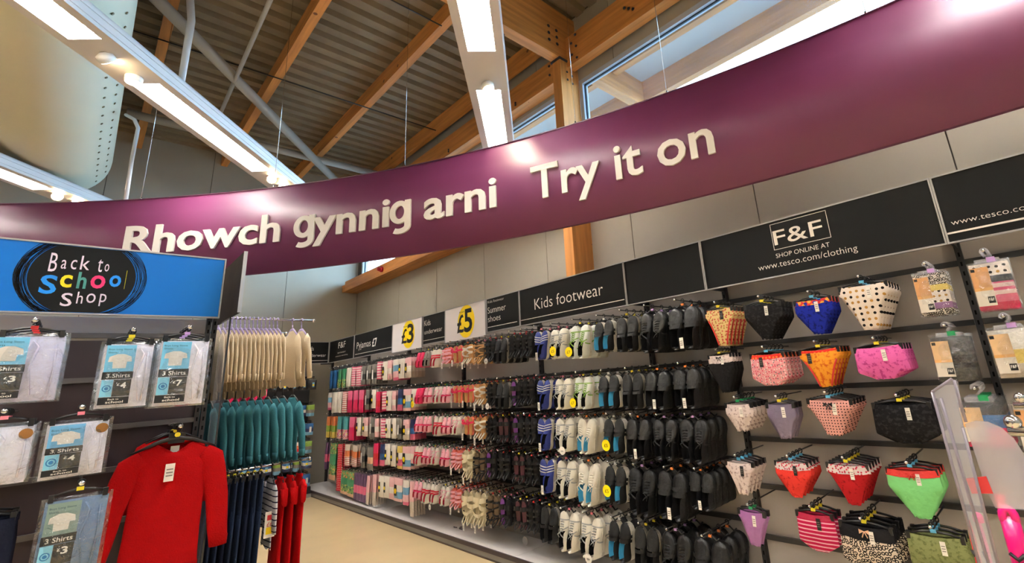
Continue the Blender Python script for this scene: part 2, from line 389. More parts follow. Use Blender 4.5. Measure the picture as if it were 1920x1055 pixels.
# steel bracing, duct, conduits
def pipe(name, label, cat, pts, r, mt, n=12):
    o = ob(name, MB(mt).tube(pts, r, n)); return tag(o, label, cat)
br = empty('roof_brace', (-7.9, 1.5, 5.24), 0, 'pale steel tube bracing crossing under the corrugated roof at upper left', 'pipe'); o0 = -Vector(br.location)
for pts, r in (([(-1.30*3.78, -.09*3.78, 1.5+3.78), (-2.36*3.66, .80*3.66, 1.5+3.66)], .062), ([(-7.9, -.05, 5.24), (-7.9, 3.38, 5.24)], .055), ([(-1.0*3.7, .21*3.7, 5.2), (-1.99*3.7, .226*3.7, 5.2)], .022)):
    ob('tube', MB(STEEL).tube([tuple(Vector(p)+o0) for p in pts], r, 12), br)
pipe('cable', 'thin black cable strung below the roof between the timber purlins', 'cable', [(-6.15, -.6, 5.36), (-6.08, 3.4, 5.36)], .008, K())
pipe('cable', 'short black cable under the roof at the top, near the middle strip light', 'cable', [(-4.0, 1.3, 5.36), (-4.0, 2.3, 5.36)], .008, K())
a = at(325, 0, 2, 5.3)
q = (-5.0, .28)
pipe('conduit', 'white vertical conduit dropping from the roof onto the long strip light', 'pipe', [(-4.92, .20, 5.35), (-4.93, .27, 4.9), (-4.90, .27, 4.085)], [.03, .03, .024], WHITE_METAL, 8)
P = [at(236, 215, 0, -6.4), at(252, 224, 0, -6.3), at(259, 240, 0, -6.2), at(247, 300, 0, -6.1), at(235, 380, 0, -5.95)]
pipe('conduit', 'white bent conduit curving down from the duct to the purple banner', 'pipe', P, .017, WHITE_METAL, 8)
du = empty('air_duct', (-8.5, -.63, 4.65), 0, 'huge off-white round fabric air duct at upper left', 'duct')
dmb = MB(mat('duct_fabric', (204, 200, 176), .75, var=.03, bscale=1.2)); R = .54; rr = []
for xx, q in ((0, .02), (.0, .72), (.02, .86), (.07, .95), (.15, .99), (.25, 1), (4.9, 1), (5.0, .95), (5.03, .8), (5.04, .02)):
    rr.append([(xx, R*q*math.cos(t*PI/24), R*q*math.sin(t*PI/24)) for t in range(48)])
dmb.rings(rr[::-1]); ob('duct_tube', dmb, du)
eb = MB(mat('eyelet_brown', (120, 108, 78), .5))
for row, ang in ((0, -38), (1, -24)):
    for k in range(22):
        t = math.radians(ang); xx = .35+.2*k+.1*row; cx, cz = R*1.006*math.cos(t), R*1.006*math.sin(t)
        eb.tube([(xx, cx*.998, cz*.998), (xx, cx*1.012, cz*1.012)], .012, 6)
o = ob('eyelets', eb, du); o['kind'] = 'stuff'

# ------------------------------------------------------------------ strip lights (run at 45 degrees)
DIR = Vector((-.756, .655, 0)); NRM = Vector((.655, .756, 0)); SH = 3.95
GLOW = mat('tube_glow', (252, 250, 250), .5, emit=TUBE_POWER)
def strip(off, s0, s1, lum, spots, label):
    t = empty('strip_light', (0, 0, 0), 0, label, 'light'); O = NRM*off
    P = lambda s, d, z: tuple(O+DIR*s+NRM*d+Vector((0, 0, SH+z)))
    def bx(mb, sa, sb, da, db, za, zb):
        n = len(mb.v)
        for z in (za, zb):
            for s, d in ((sa, da), (sb, da), (sb, db), (sa, db)): mb.v.append(P(s, d, z))
        for q in ((0,3,2,1),(4,5,6,7),(0,1,5,4),(1,2,6,5),(2,3,7,6),(3,0,4,7)): mb.face([n+i for i in q][::-1], False)
    h = MB(WHITE_METAL)
    bx(h, s0, s1, -.17, -.155, 0, .13); bx(h, s0, s1, .155, .17, 0, .13); bx(h, s0, s1, -.17, .17, .115, .13)
    for z in (.03, .085): bx(h, s0, s1, .17, .176, z, z+.012)
    edge = s0
    for a, b in lum+[(s1, s1)]:
        if a > edge: bx(h, edge, a, -.155, .155, 0, .012)
        edge = b
    for a, b in lum: bx(h, a, b, -.155, -.105, 0, .012); bx(h, a, b, .105, .155, 0, .012)
    ob('housing', h, t)
    for a, b in lum:
        g = MB(GLOW); bx(g, a, b, -.105, .105, .05, .06); lo = ob('luminaire', g, t)
        lv = MB(mat('louvre_white', (235, 230, 215), .5))
        k = a
        while k < b: bx(lv, k, k+.004, -.105, .105, .004, .045); k += .075
        bx(lv, a, b, -.035, -.031, .004, .045); bx(lv, a, b, .031, .035, .004, .045); ob('louvre', lv, lo)
    for s, aim in spots:
        c = Vector(P(s, 0, -.0)); d = (Vector(aim)-c).normalized() if aim else Vector((0, 0, -1))
        ang = d
        b = MB(mat('spot_white', (225, 220, 212), .4)); q = c+Vector((0, 0, -.012)); up = -d
        b.tube([q-d*.02, q+d*.0, q+d*.045], [.02, .055, .052], 14)
        so = ob('spot_lamp', b, t); b = MB(mat('spot_glow', (255, 226, 180), .5, emit=30)).tube([q+d*.045, q+d*.049], [.044, .044], 14); ob('bulb', b, so)
        if aim:
            l = bpy.data.lights.new('spot_beam', 'SPOT'); l.energy = SPOT_POWER; l.color = (1, .83, .62); l.spot_size = math.radians(48); l.spot_blend = .7; l.shadow_soft_size = .04
            lo = bpy.data.objects.new('spot_beam', l); COL.objects.link(lo); lo.parent = so; lo.location = q+d*.06; lo.rotation_euler = d.to_track_quat('-Z', 'Y').to_euler()
ban = lambda deg, z: (.841+9.05*math.cos(math.radians(deg)), -6.15+9.05*math.sin(math.radians(deg)), z)
def lums(start, n): return [(start+2.15*k, start+2.15*k+1.64) for k in range(n)]
strip(-2.97, -6, 7.6, lums(3.49-2.15*4, 6), [(3.13, ban(131, 3.1)), (3.39, None), (5.31, ban(122, 3.0)), (5.58, ban(126, 3.3))], 'long white strip light crossing the upper left, with two tube sections in view')
strip(-.31, -6, 5.1, lums(3.66-2.15*4, 5)[:4]+[(3.66, 4.95)], [(3.57, ban(113, 3.1))], 'white strip light coming down at top centre, right of the slanting purlins')
strip(-5.47, -5, 6.4, [(-3.1, -1.46), (-.95, .69), (1.2, 2.84), (3.78, 5.42)], [(5.58, ban(139, 3.1)), (5.82, ban(136, 3.3))], 'white strip light at the left edge, beneath the round duct')
strip(2.29, -6, 2.3, lums(-5.4, 3)+[(1.05, 2.2)], [(-.25+.9, ban(96, 3.0))], 'strip light overhead to the right, outside the photograph')
strip(-8.1, -4, 3, lums(-3.5, 3), [], 'strip light far to the left, outside the photograph')

# ------------------------------------------------------------------ purple banner
BC = Vector((.841, -6.15, 0)); BR = 9.083; ZB0, ZB1 = 2.557, 3.357
BP = lambda deg, z, w: (BC.x+(BR-w)*math.cos(math.radians(deg)), BC.y+(BR-w)*math.sin(math.radians(deg)), z)
PUR = mat('banner_purple', (104, 41, 80), .46)
bn = empty('hanging_banner', (BP(118, ZB1, 0)), 0, 'long curved purple banner hung from wires across the whole aisle', 'banner')
b0 = -Vector(bn.location)
b = MB(PUR); N = 90; R4 = []
for k in range(N+1):
    dg = 160-k*(160-80)/N; R4.append([BP(dg, ZB0, 0), BP(dg, ZB1, 0), BP(dg, ZB1, -.03), BP(dg, ZB0, -.03)])
b.rings(R4, True, True, True, sm=False)
for i in range(len(b.smooth)): b.smooth[i] = False
b.shift(*b0); bo = ob('banner_panel', b, bn)
for p in bo.data.polygons: p.use_smooth = abs(p.normal.z) < .5
b = MB(mat('banner_trim', (86, 40, 66), .4)); R4 = []
for k in range(N+1):
    dg = 160-k*(160-80)/N; R4.append([BP(dg, ZB1, .004), BP(dg, ZB1+.008, .004), BP(dg, ZB1+.008, -.034), BP(dg, ZB1, -.034)])
b.rings(R4, True, True, True, sm=False).shift(*b0); ob('banner_edge', b, bn)
def thick(mb, pts, hw, z0, z1, closed=False):
    """flat stroke of half width hw along pts (x,y), extruded z0..z1"""
    n = len(pts); L = []; Rr = []
    for k in range(n):
        a = Vector(pts[(k-1) % n] if closed or k else pts[k]); c = Vector(pts[(k+1) % n] if closed or k < n-1 else pts[k]); d = (c-a).normalized(); p = Vector(pts[k])
        L.append((p.x-d.y*hw, p.y+d.x*hw)); Rr.append((p.x+d.y*hw, p.y-d.x*hw))
    mb.rings([[(q[0], q[1], z) for q, z in ((L[k], z0), (L[k], z1), (Rr[k], z1), (Rr[k], z0))] for k in (list(range(n))+([0] if closed else []))], True, not closed, not closed, sm=False); return mb
def single_g(x0, wd_, xh, hw):
    """single-storey g between x0 and x0+wd_"""
    m = MB(LETW); xr = x0+wd_-hw; cx = (x0+xr)/2+hw*.3; rx = (xr-x0-hw)/2; ry = xh/2-hw*.9
    thick(m, [(cx+rx*math.cos(2*PI*k/28), xh/2+ry*math.sin(2*PI*k/28)) for k in range(28)], hw*.92, -.02, .02, True)
    thick(m, [(xr, xh), (xr, -.08)]+[(cx+.0+(xr-cx)*math.cos(t), -.08-.17*math.sin(t)) for t in [PI*.72*k/9 for k in range(1, 10)]], hw*.98, -.02, .0205); return m
def banner_text(pieces, full, d0, d1, zb, cap, off, nm):
    tot = glyphs(full, off, 0., .02)[2]; b = MB(mat('banner_letter', (226, 220, 212), .3)); pos = 0
    for p in pieces:
        pre = full[:full.index(p, pos)+len(p)]; pos = len(pre); x1 = glyphs(pre, off, 0., .02)[2]
        v, f, wd = glyphs(p, off, 0., .02); x0 = x1-wd
        if p == 'g': g = single_g(x0+.01, wd-.03, .77, .088); v, f = g.v, g.f
        else: v = [(x+x0, y, z) for x, y, z in v]
        b.add([BP(d0+(d1-d0)*x/tot, zb+y*cap, .012+z*.4) for x, y, z in v], f)
    return ob('lettering', b.shift(*b0), bn)
banner_text(['Rhowch', 'g', 'ynni', 'g', 'arni'], 'Rhowch gynnig arni', 136.35, 114.05, 2.835, .268, .03, 1)
banner_text(['Try it on'], 'Try it on', 112.1, 103.3, 2.82, .28, .02, 2)
for dg in (136, 119.7, 109.6, 105.0, 97.3, 128):
    p = BP(dg, ZB1, -.015); ob('wire', MB(CHROME).tube([tuple(Vector(p)+b0), tuple(Vector((p[0], p[1], 5.5))+b0)], .0022, 4), bn)
    ob('wire_clip', MB(CHROME).tube([tuple(Vector(p)+b0+Vector((0, 0, -.01))), tuple(Vector(p)+b0+Vector((0, 0, .03)))], .007, 8), bn)
al = empty('fire_alarm', (-7.64, 3.29, 3.43), 0, 'small red fire alarm sounder on the timber sill beam', 'alarm')
p = at(714, 504, 1, 3.26); al.location = (p.x, 3.285, 3.42)
ob('alarm_base', MB(mat('alarm_red', (170, 22, 40), .35)).lathe([(.05, 0), (.05, -.03), (.038, -.04)], axis='y', n=16), al); ob('alarm_dome', MB(mat('alarm_red', (170, 22, 40))).lathe([(.036, -.04), (.034, -.07), (.02, -.085), (.002, -.088)], axis='y', n=16), al)

# ================================================================== RIGHT-HAND WALL DISPLAY
YH, YU, YP = 2.91, 3.12, 2.735      # header plane, upright fronts, plinth front
ROWS = [1.90, 1.49, 1.18, .86, .50]
RAIL = mat('rail_dark', (52, 49, 48), .4)
bays = []
def bay(x0, x1, label):
    t = empty('display_bay', ((x0+x1)/2, YU, 0), 0, label, 'shelving'); o = Vector((-(x0+x1)/2, -YU, 0)); t['x'] = 0; del t['x']
    bx = lambda mb, *a: mb.box(*a).shift(*o)
    ob('back_panel', bx(MB(GBACK), x0, x1, YU+.04, YU+.06, .08, 2.05), t)
    ob('base_shelf', bx(MB(DECKG), x0+.002, x1-.002, YP+.012, YU+.04, .055, .079), t)
    e = MB(mat('bumper_dark', (58, 46, 52), .35)); bx(e, x0, x1, YP-.004, YP+.012, .05, .083); ob('front_edge', e, t)
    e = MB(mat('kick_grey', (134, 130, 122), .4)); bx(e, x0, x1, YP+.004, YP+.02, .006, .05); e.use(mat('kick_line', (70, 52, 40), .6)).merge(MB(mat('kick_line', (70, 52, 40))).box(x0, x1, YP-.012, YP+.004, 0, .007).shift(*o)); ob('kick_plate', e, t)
    u = MB(BLACKF); bx(u, x0, x0+.028, YU, YU+.04, .08, 2.2)
    u.use(mat('slot_black', (8, 8, 8), .8))
    z = .2
    while z < 2.15: u.merge(MB(mat('slot_black', (8, 8, 8))).box(x0+.01, x0+.018, YU-.001, YU, z, z+.022).shift(*o)); z += .05
    ob('upright', u, t)
    bk = MB(BLACKF); bx(bk, x0+.006, x0+.018, YH+.03, YU, 1.995, 2.03); ob('sign_bracket', bk, t)
    bays.append((x0, x1, t)); return t
BX = [(-9.2, -7.64, 'display bay in the corner under the white initials sign'), (-7.64, -6.31, 'display bay of girls nightwear under the pyjamas sign'), (-6.31, -4.95, 'display bay of sock and underwear packs under the yellow £3 sign'),
      (-4.95, -3.58, 'display bay of pink shoes and sandals under the yellow £5 sign'), (-3.58, -2.264, 'display bay of trainers under the kids footwear sign'), (-2.264, -1.577, 'narrow display bay of black school shoes under the blank black sign'),
      (-1.577, -.25, 'display bay of single briefs under the boxed initials sign'), (-.25, 1.08, 'display bay of briefs multipacks at the right edge')]
for b in BX: bay(*b)
def rail(x0, x1, z):
    for a, c, t in bays:
        l, r = max(a, x0), min(c, x1)
        if r-l > .05: ob('back_rail', MB(RAIL).box(l+.03, r-.002, YU+.012, YU+.032, z-.014, z+.014).shift(-(a+c)/2, -YU, 0), t)
for z in ROWS: rail(-9.1, -1.577, z+.03)
for z in (1.92, 1.615, 1.33, 1.02, .74, .45): rail(-1.577, 1.08, z)
def hook(x, z, y0=2.79, dx=0.):
    for a, c, t in bays:
        if a <= x < c:
            m = MB(K()).tube([(x, YU+.02, z), (x, y0, z)], .004, 6).shift(-(a+c)/2, -YU, 0)
            m.merge(MB(CHROME).lathe([(.003, 0), (.008, .004), (.008, .012), (.003, .016)], (x-(a+c)/2, y0-YU-.012, z), 'y', 8)); return ob('hook', m, t)

def header(x0, x1, label, draw, ax='y', face=None, z0=1.989, z1=2.342, mt=None, pos=YH, div=True, bar=True):
    """sign board; local u along the board, facing the viewer"""
    if ax == 'y': t = empty('header_sign', ((x0+x1)/2, pos, z0), 0, label, 'sign'); g = lambda p: p.x-(x0+x1)/2
    else: t = empty('header_sign', (pos, (x0+x1)/2, z0), PI/2, label, 'sign'); g = lambda p: p.y-(x0+x1)/2
    hw = (x1-x0)/2-.0015; H = z1-z0
    ob('sign_panel', MB(mt or SIGNK).box(-hw+.008, hw-.008, 0, .016, .006, H-.006), t)
    f = MB(FRAMEG).box(-hw, hw, -.006, .02, H-.008, H).box(-hw, hw, -.006, .02, 0, .008)
    if div: f.box(-hw, -hw+.007, -.006, .02, .008, H-.008).box(hw-.007, hw, -.006, .02, .008, H-.008)
    ob('sign_frame', f, t)
    if draw:
        axn = 1 if ax == 'y' else 0
        A = lambda px, py: (g(at(px, py, axn, pos)), at(px, py, axn, pos).z-z0)
        draw(t, A, hw, H)
    return t
def ttx(t, A, txt, p0, p1, ptop, off=-.012, mt=None, name='lettering', par=None):
    (u0, v0), (u1, _), (_, vt) = A(*p0), A(*p1), A(*ptop)
    return ob(name, text_on(MB(mt or LETW), txt, FRONT, u0, u1, v0, vt-v0, .0025, off), par or t)
def line(t, A, p0, p1, th=.006):
    (u0, v0), (u1, v1) = A(*p0), A(*p1); return ob('white_rule', flat(MB(LETW), FRONT, u0, u1, v0-th/2, v0+th/2, .0022), t)
def d_foot(t, A, hw, H): ttx(t, A, 'Kids footwear', (1003, 580.7), (1131, 545), (1000.7, 559.4)); line(t, A, (976, 601), (1171, 560.7))
header(-3.58, -2.264, 'black header sign reading Kids footwear', d_foot)
header(-2.264, -1.577, 'blank black header sign right of the kids footwear sign', None)
def d_ff(t, A, hw, H):
    (a0, b1), (a1, _), (_, b0) = A(1443, 421.8), A(1559, 444.8), A(1450.6, 469.6)
    b = MB(LETW)
    for q in ((a0, a1, b0, b0+.003), (a0, a1, b1-.003, b1), (a0, a0+.003, b0, b1), (a1-.003, a1, b0, b1)): flat(b, FRONT, *q, .0022)
    ob('logo_box', b, t)
    ttx(t, A, 'F&F', (1453, 460), (1545, 440), (1450, 432), .006); ttx(t, A, 'SHOP ONLINE AT', (1456, 484), (1558, 468), (1455, 475.5), -.01); ttx(t, A, 'www.tesco.com/clothing', (1423, 508), (1609, 470), (1421.5, 496.5), -.014)
header(-1.577, -.25, 'black header sign with boxed initials F&F and a web address', d_ff)
def d_ff2(t, A, hw, H):
    u0, v0 = A(1784.6, 422.6); ua, va = A(1783, 412)
    ob('lettering', text_on(MB(LETW), 'www.tesco.com/clothing', FRONT, u0, u0+.475, v0, va-v0, .0025, -.014), t); (_, v) = A(1775.5, 438.6)
    ob('white_rule', flat(MB(LETW), FRONT, -hw+.008, hw-.008, v-.0045, v+.0045, .0022), t)
header(-.25, 1.08, 'black header sign with web address and white rule at the right edge', d_ff2)
x5 = at(912.5, 590, 1, YH).x
def d_sum(t, A, hw, H): ttx(t, A, 'Kids footwear', (915, 569), (945, 561), (914.6, 564), -.02); ttx(t, A, 'Summer', (915, 588), (948.6, 580), (914.5, 576)); ttx(t, A, 'shoes', (915.5, 604), (939, 599), (915, 592)); line(t, A, (915, 613.8), (970, 602.4))
header(x5, -3.58, 'black header sign reading Summer shoes', d_sum)
def price(num, c, rr, p0, p1, pt, f0, f1, ft):
    def d(t, A, hw, H):
        u, v = A(*c); b = MB(YEL); pts = []
        for k in range(36):
            a = 2*PI*k/36; pts.append((u+rr*.93*math.cos(a), -.0015, min(H-.01, max(.01, v+rr*math.sin(a)))))
        b.add(pts, [tuple(range(36))]); dd = ob('price_disc', b, t)
        ttx(t, A, '£', p0, (p0[0]+(p1[0]-p0[0])*.44, p0[1]), (pt[0], pt[1]+8*(p1[0]-p0[0])/29), .02, K(), par=dd)
        (u0, v0), (u1, _), (_, vt) = A(p0[0]+(p1[0]-p0[0])*.46, p0[1]), A(*p1), A(*pt)
        ob('lettering', text_on(MB(K()), num, FRONT, u0, u1, v0+.012, (vt-v0)*.97, .0025, .03), dd); ttx(t, A, 'from', f0, f1, ft, 0, K(), par=dd)
    return d
header(-4.95, x5, 'wide white header sign whose yellow disc shows a five pound price', price('5', (874, 602), .178, (857.5, 624), (886, 620), (858, 582.5), (861.5, 587.5), (871, 587), (861.5, 584)), mt=SIGNW, z0=1.955, pos=YH-.01)
xm = at(793.3, 610, 1, YH).x
header(-6.31, xm, 'white header sign whose yellow disc shows a three pound price', price('3', (766, 626), .178, (753, 644), (775.5, 641), (754, 610.5), (757, 614.5), (764, 613.5), (757, 611)), mt=SIGNW, z0=1.955, pos=YH-.01)
def d_und(t, A, hw, H): ttx(t, A, 'Kids', (796, 611.5), (807.5, 608), (795.6, 600.5)); ttx(t, A, 'underwear', (796, 627), (829.5, 620), (796, 618)); line(t, A, (794, 639), (834, 630.5))
header(xm, -4.95, 'black header sign reading Kids underwear, between the two yellow discs', d_und)
def d_pyj(t, A, hw, H): ttx(t, A, 'Pyjamas', (669, 654), (695, 647), (668.5, 641.5)); ttx(t, A, '£7', (698, 649.5), (706.5, 646), (698.5, 634), .02); line(t, A, (666, 664.5), (736, 650.6))
header(-7.64, -6.31, 'black header sign reading Pyjamas £7', d_pyj)
def d_ffc(t, A, hw, H): ttx(t, A, 'F&F', (634.5, 653), (648, 649), (634.5, 641.5), .0); ttx(t, A, 'SHOP ONLINE AT', (633, 663), (648, 660), (633, 660.5), -.01); ttx(t, A, 'www.tesco.com/clothing', (629, 669.5), (652, 665), (629, 667), -.014)
header(-8.70, -7.64, 'small black header sign with initials F&F in the corner', d_ffc)
def d_bk(t, A, hw, H): ttx(t, A, 'Kids', (574.5, 657), (588, 656), (574.5, 649)); ttx(t, A, 'underwear', (574.5, 669), (611, 667), (574.5, 663)); line(t, A, (570, 676.5), (614, 675))
header(2.2, 2.90, 'black header sign reading Kids underwear on the back wall', d_bk, ax='x', pos=-8.70)
header(1.2, 2.19, 'plain white header sign on the back wall behind the cream tops', None, ax='x', pos=-8.70, mt=SIGNW)

# back wall display
t = empty('display_bay', (-8.9, 1.6, 0), PI/2, 'black display bay of boys packs on the back wall beside the corner', 'shelving')
ob('back_panel', MB(mat('display_back_dark', (40, 40, 42), .5)).box(-2.5, 1.12, .04, .06, .08, 1.75), t); ob('top_panel', MB(GBACK).box(-2.5, 1.12, .04, .06, 1.75, 2.3), t)
ob('base_shelf', MB(mat('display_back_dark', (40, 40, 42))).box(-2.5, 1.11, -.36, .04, .055, .15), t); ob('kick_plate', MB(mat('kick_grey', (134, 130, 122))).box(-2.5, 1.12, -.372, -.36, 0, .05), t)
bb = t
for z in (1.78, 1.39, 1.11, .85, .61, .375): ob('back_rail', MB(RAIL).box(-2.5, 1.1, .016, .036, z-.014, z+.014), t)

# ================================================================== GOODS: shoes
TAGW = mat('swing_tag_white', (228, 222, 212), .6)
CLIPC = {'y': mat('clip_yellow', (225, 205, 40), .4), 'o': mat('clip_orange', (235, 130, 60), .4), 'p': mat('clip_pink', (235, 130, 150), .4), 'g': mat('clip_green', (30, 150, 90), .4),
         'b': mat('clip_blue', (90, 175, 215), .4), 'l': mat('clip_lilac', (190, 150, 210), .4), 'r': mat('clip_red', (200, 40, 40), .4), 'w': mat('clip_white', (225, 225, 220), .4)}
def clamp(x, a, b): return max(a, min(b, x))
def wprof(t):   # half-width of a sole from heel 0 to toe 1
    P = [(0, .35), (.04, .62), (.12, .78), (.3, .74), (.45, .76), (.65, .98), (.75, 1), (.86, .9), (.94, .68), (.98, .42), (1, .12)]
    for (a, p), (b, q) in zip(P[:-1], P[1:]):
        if t <= b: return p+(q-p)*(t-a)/(b-a)
    return .12
def sole_poly(W, L, cx, g=1.): 
    ts = [0, .05, .15, .3, .5, .68, .8, .9, .96, 1]
    r = [(cx+wprof(t)*W*g, -L*(1-t)*1.0) for t in ts]; l = [(cx-wprof(t)*W*g, -L*(1-t)) for t in ts]
    return r+l[::-1]
def band(mb, cx, W, L, t0, t1, H, lift=.003, n=8, skew=0.):
    """strap arching over a foot form at station t0..t1"""
    rows = []
    for t in (t0, t1):
        row = []
        for k in range(n+1):
            a = PI*k/n; row.append((cx+(wprof(t)*W+lift)*math.cos(a), -(H(t)+lift)*math.sin(a)**.8, -L*(1-t)+skew*math.cos(a)*L))
        rows.append(row)
    return mb.rings(rows, False)
def Hshoe(H): return lambda t: H*(.95 if t < .3 else .95-.55*min(1, (t-.3)/.5) if t < .8 else .4*(1-((t-.8)/.2)**2*.6))
def closed_shoe(cx, W, L, H, upper, solem, lining, accent=None, kind='lace', thick=.018, s=1):
    hf = Hshoe(H); rings = []; NT = [0, .03, .08, .16, .26, .36, .46, .52, .58, .7, .8, .88, .94, .98, 1]
    for t in NT:
        w, h = wprof(t)*W, hf(t); r = []; op = .06 <= t <= .5
        for k in range(13):
            a = PI*k/12; x, y = w*math.cos(a), -h*math.sin(a)**.75
            if op and 4 <= k <= 8: x *= .92; y = -h*.12
            elif op and k in (3, 9): x = w*.62*(1 if k == 3 else -1); y = -h*.98
            r.append((cx+x, y, -L*(1-t)))
        rings.append(r)
    up, ln = MB(upper), MB(lining); n = 13; up.v = [p for r in rings for p in r]; ln.v = list(up.v)
    for i in range(len(rings)-1):
        for k in range(12):
            mid = (NT[i] >= .06 and NT[i] <= .5) and 3 <= k <= 8
            (ln if mid else up).face((i*n+k, i*n+k+1, (i+1)*n+k+1, (i+1)*n+k), True)
    so = MB(solem).prism(sole_poly(W, L, cx, 1.06), lambda u, v, d: (u, d, v), -.006, thick)
    parts = [('upper', up, None), ('sole', so, 'u'), ('lining', ln, 'u')]
    ac = MB(accent or upper)
    if kind == 'lace':
        for q in range(5): t = .5+.06*q; y = -hf(t)*.96-.004; ww = W*.34; ac.tube([(cx-ww, y+.004, -L*(1-t)), (cx, y, -L*(1-t-.02)), (cx+ww, y+.004, -L*(1-t))], .0035, 4)
        ac.tube([(cx, -H*.9, -L*.5), (cx+.02*s, -H*.95, -L*.56), (cx+.012*s, -H*.9, -L*.64)], .003, 4)
        parts.append(('laces', ac, 'u'))
        ov = MB(accent or upper)
        for q, sk in ((.34, .14), (.44, -.1), (.72, .0)): band(ov, cx, W, L, q+.06, q+.095, lambda t: hf(t)*.98, .0028, skew=sk*s)
        parts.append(('overlay', ov, 'u'))
    elif kind == 'velcro':
        band(ac, cx, W, L, .5, .58, hf, .005); band(ac, cx, W, L, .62, .7, hf, .005); parts.append(('straps', ac, 'u'))
    elif kind == 'bar':
        band(ac, cx, W, L, .42, .5, hf, .005); disc(ac, lambda u, v, d: (u, -d, v), cx, -L*.28, W*.4, H*.42, 10); parts.append(('strap', ac, 'u'))
    elif kind == 'stripe':
        for q in (.62, .7, .78): band(ac, cx, W, L, q, q+.025, hf, .003, skew=.04*s)
        parts.append(('stripes', ac, 'u'))
    return parts
def sandal(cx, W, L, H, solem, strapm, bands, insole, s=1, flower=None, back=True):
    so = MB(solem).prism(sole_poly(W, L, cx), lambda u, v, d: (u, d, v), -.002, .014); inn = MB(insole).prism(sole_poly(W*.88, L*.96, cx), lambda u, v, d: (u, d, v-L*.02), -.006, -.002)
    st = MB(strapm); hf = lambda t: H*(.8 if t > .7 else .9)
    for a, b, sk in bands: band(st, cx, W, L, a, b, hf, .002, 6, sk)
    if back: st.tube([(cx+W*.6, 0, -L*.72), (cx+W*.45, -H*.9, -L*.95), (cx, -H*1.05, -L*1.02), (cx-W*.45, -H*.9, -L*.95), (cx-W*.6, 0, -L*.72)], .006, 4)
    p = [('sole', so, None), ('insole', inn, 'u'), ('straps', st, 'u')]
    if flower:
        f = MB(flower)
        for k in range(5): a = 2*PI*k/5; f.lathe([(.001, -.004), (W*.35, 0), (.001, .004)], (cx+W*.42*math.cos(a), -H*.95-.006, -L*.28+W*.42*math.sin(a)), 'y', 7)
        p.append(('flower', f, 'u'))
    return p
def hanger_shoe(clip='y', W=.04):
    m = MB(K()).tube([(-.05, 0, .012), (-.035, -.004, .0), (-.012, 0, .016), (.012, 0, .016), (.035, -.004, .0), (.05, 0, .012)], .0045, 5)
    loop(m, .036, R=.0092, stem=.012)
    m.use(CLIPC[clip]).box(-.008, .008, -.007, .005, .010, .021); return m
def swing_tag(x, z, y=-.05, h=.055, w=.022, body=None):
    m = MB(body or TAGW).box(x-w/2, x+w/2, y-.0015, y, z-h, z); m.use(mat('tag_print', (120, 112, 105), .6))
    for k in range(3): m.box(x-w*.35, x+w*.35, y-.0022, y-.0015, z-h*(.35+.18*k), z-h*(.29+.18*k))
    return m
def pair(name, fn, W, gap, extra, tilt=.0, tagz=None, clip='y'):
    parts = []; 
    for s in (-1, 1):
        base = len(parts); ps = fn(s*(W+gap/2), s)
        for n, mb, p in ps:
            mb.xform(lambda x, y, z, s=s: (x+s*tilt*z, y, z))
            parts.append((('shoe' if p is None else n), mb, None if p is None else base))
    parts.append(('hanger', hanger_shoe(clip), None)); HZ = .036
    if tagz is not None: parts.append(('swing_tag', swing_tag(.0, tagz, -.062), None))
    return Proto(name, parts, HZ)
def M_(n, c, **k): return mat(n, c, **{**dict(rough=.5, bump=.25, bscale=90), **k})
bk1 = M_('shoe_black', (17, 17, 19), rough=.38); bk2 = M_('shoe_black_soft', (12, 12, 13), rough=.6); lnk = M_('lining_dark', (14, 14, 16), rough=.9)
wh = M_('shoe_white', (214, 208, 192)); whs = M_('shoe_sole_white', (204, 198, 184)); gy = M_('shoe_grey', (150, 152, 150)); pk = M_('shoe_hot_pink', (222, 34, 92)); pk2 = M_('shoe_pale_pink', (232, 168, 178))
rd = M_('shoe_red', (196, 30, 52)); tn = M_('sandal_tan', (190, 140, 84)); cr = M_('sandal_cream', (214, 202, 168)); blu = M_('shoe_blue', (38, 52, 128)); tl = M_('lining_blue', (60, 150, 190)); grn = M_('shoe_lime', (120, 160, 60)); pur = M_('shoe_purple', (120, 60, 140)); brn = M_('shoe_brown', (110, 90, 66)); wine = M_('insole_wine', (84, 42, 50))
lnp = M_('lining_red', (170, 24, 50)); dgr = M_('sandal_grey', (128, 122, 112)); coral = M_('sandal_coral', (226, 110, 92))
SH = {}
def reg(key, name, desc, cat, *a, **k): SH[key] = (pair(name, *a, **k), desc, cat)
reg('white', 'trainers', 'white laced trainers with dark linings', 'trainers', lambda cx, s: closed_shoe(cx, .041, .2, .062, wh, whs, lnk, gy, 'lace', s=s), .041, .008, None, tilt=.08, clip='p')
reg('white2', 'trainers', 'white and silver laced trainers with lime trim', 'trainers', lambda cx, s: closed_shoe(cx, .042, .215, .064, M_('shoe_offwhite', (205, 208, 200)), whs, lnk, grn, 'lace', s=s), .042, .008, None, tilt=.05, clip='y')
reg('whiteblue', 'trainers', 'white laced trainers with light blue linings', 'trainers', lambda cx, s: closed_shoe(cx, .042, .215, .064, wh, whs, tl, wh, 'lace', s=s), .042, .008, None, tilt=.1, clip='o')
reg('velcro', 'trainers', 'black strap trainers on thick white soles', 'trainers', lambda cx, s: closed_shoe(cx, .040, .19, .06, bk2, whs, tl, bk1, 'velcro', .03, s), .040, .006, None, tilt=.03, clip='w')
reg('blue', 'trainers', 'blue trainers with white stripes', 'trainers', lambda cx, s: closed_shoe(cx, .036, .2, .055, blu, whs, lnk, wh, 'stripe', s=s), .036, .006, None, tilt=.12, tagz=-.15, clip='p')
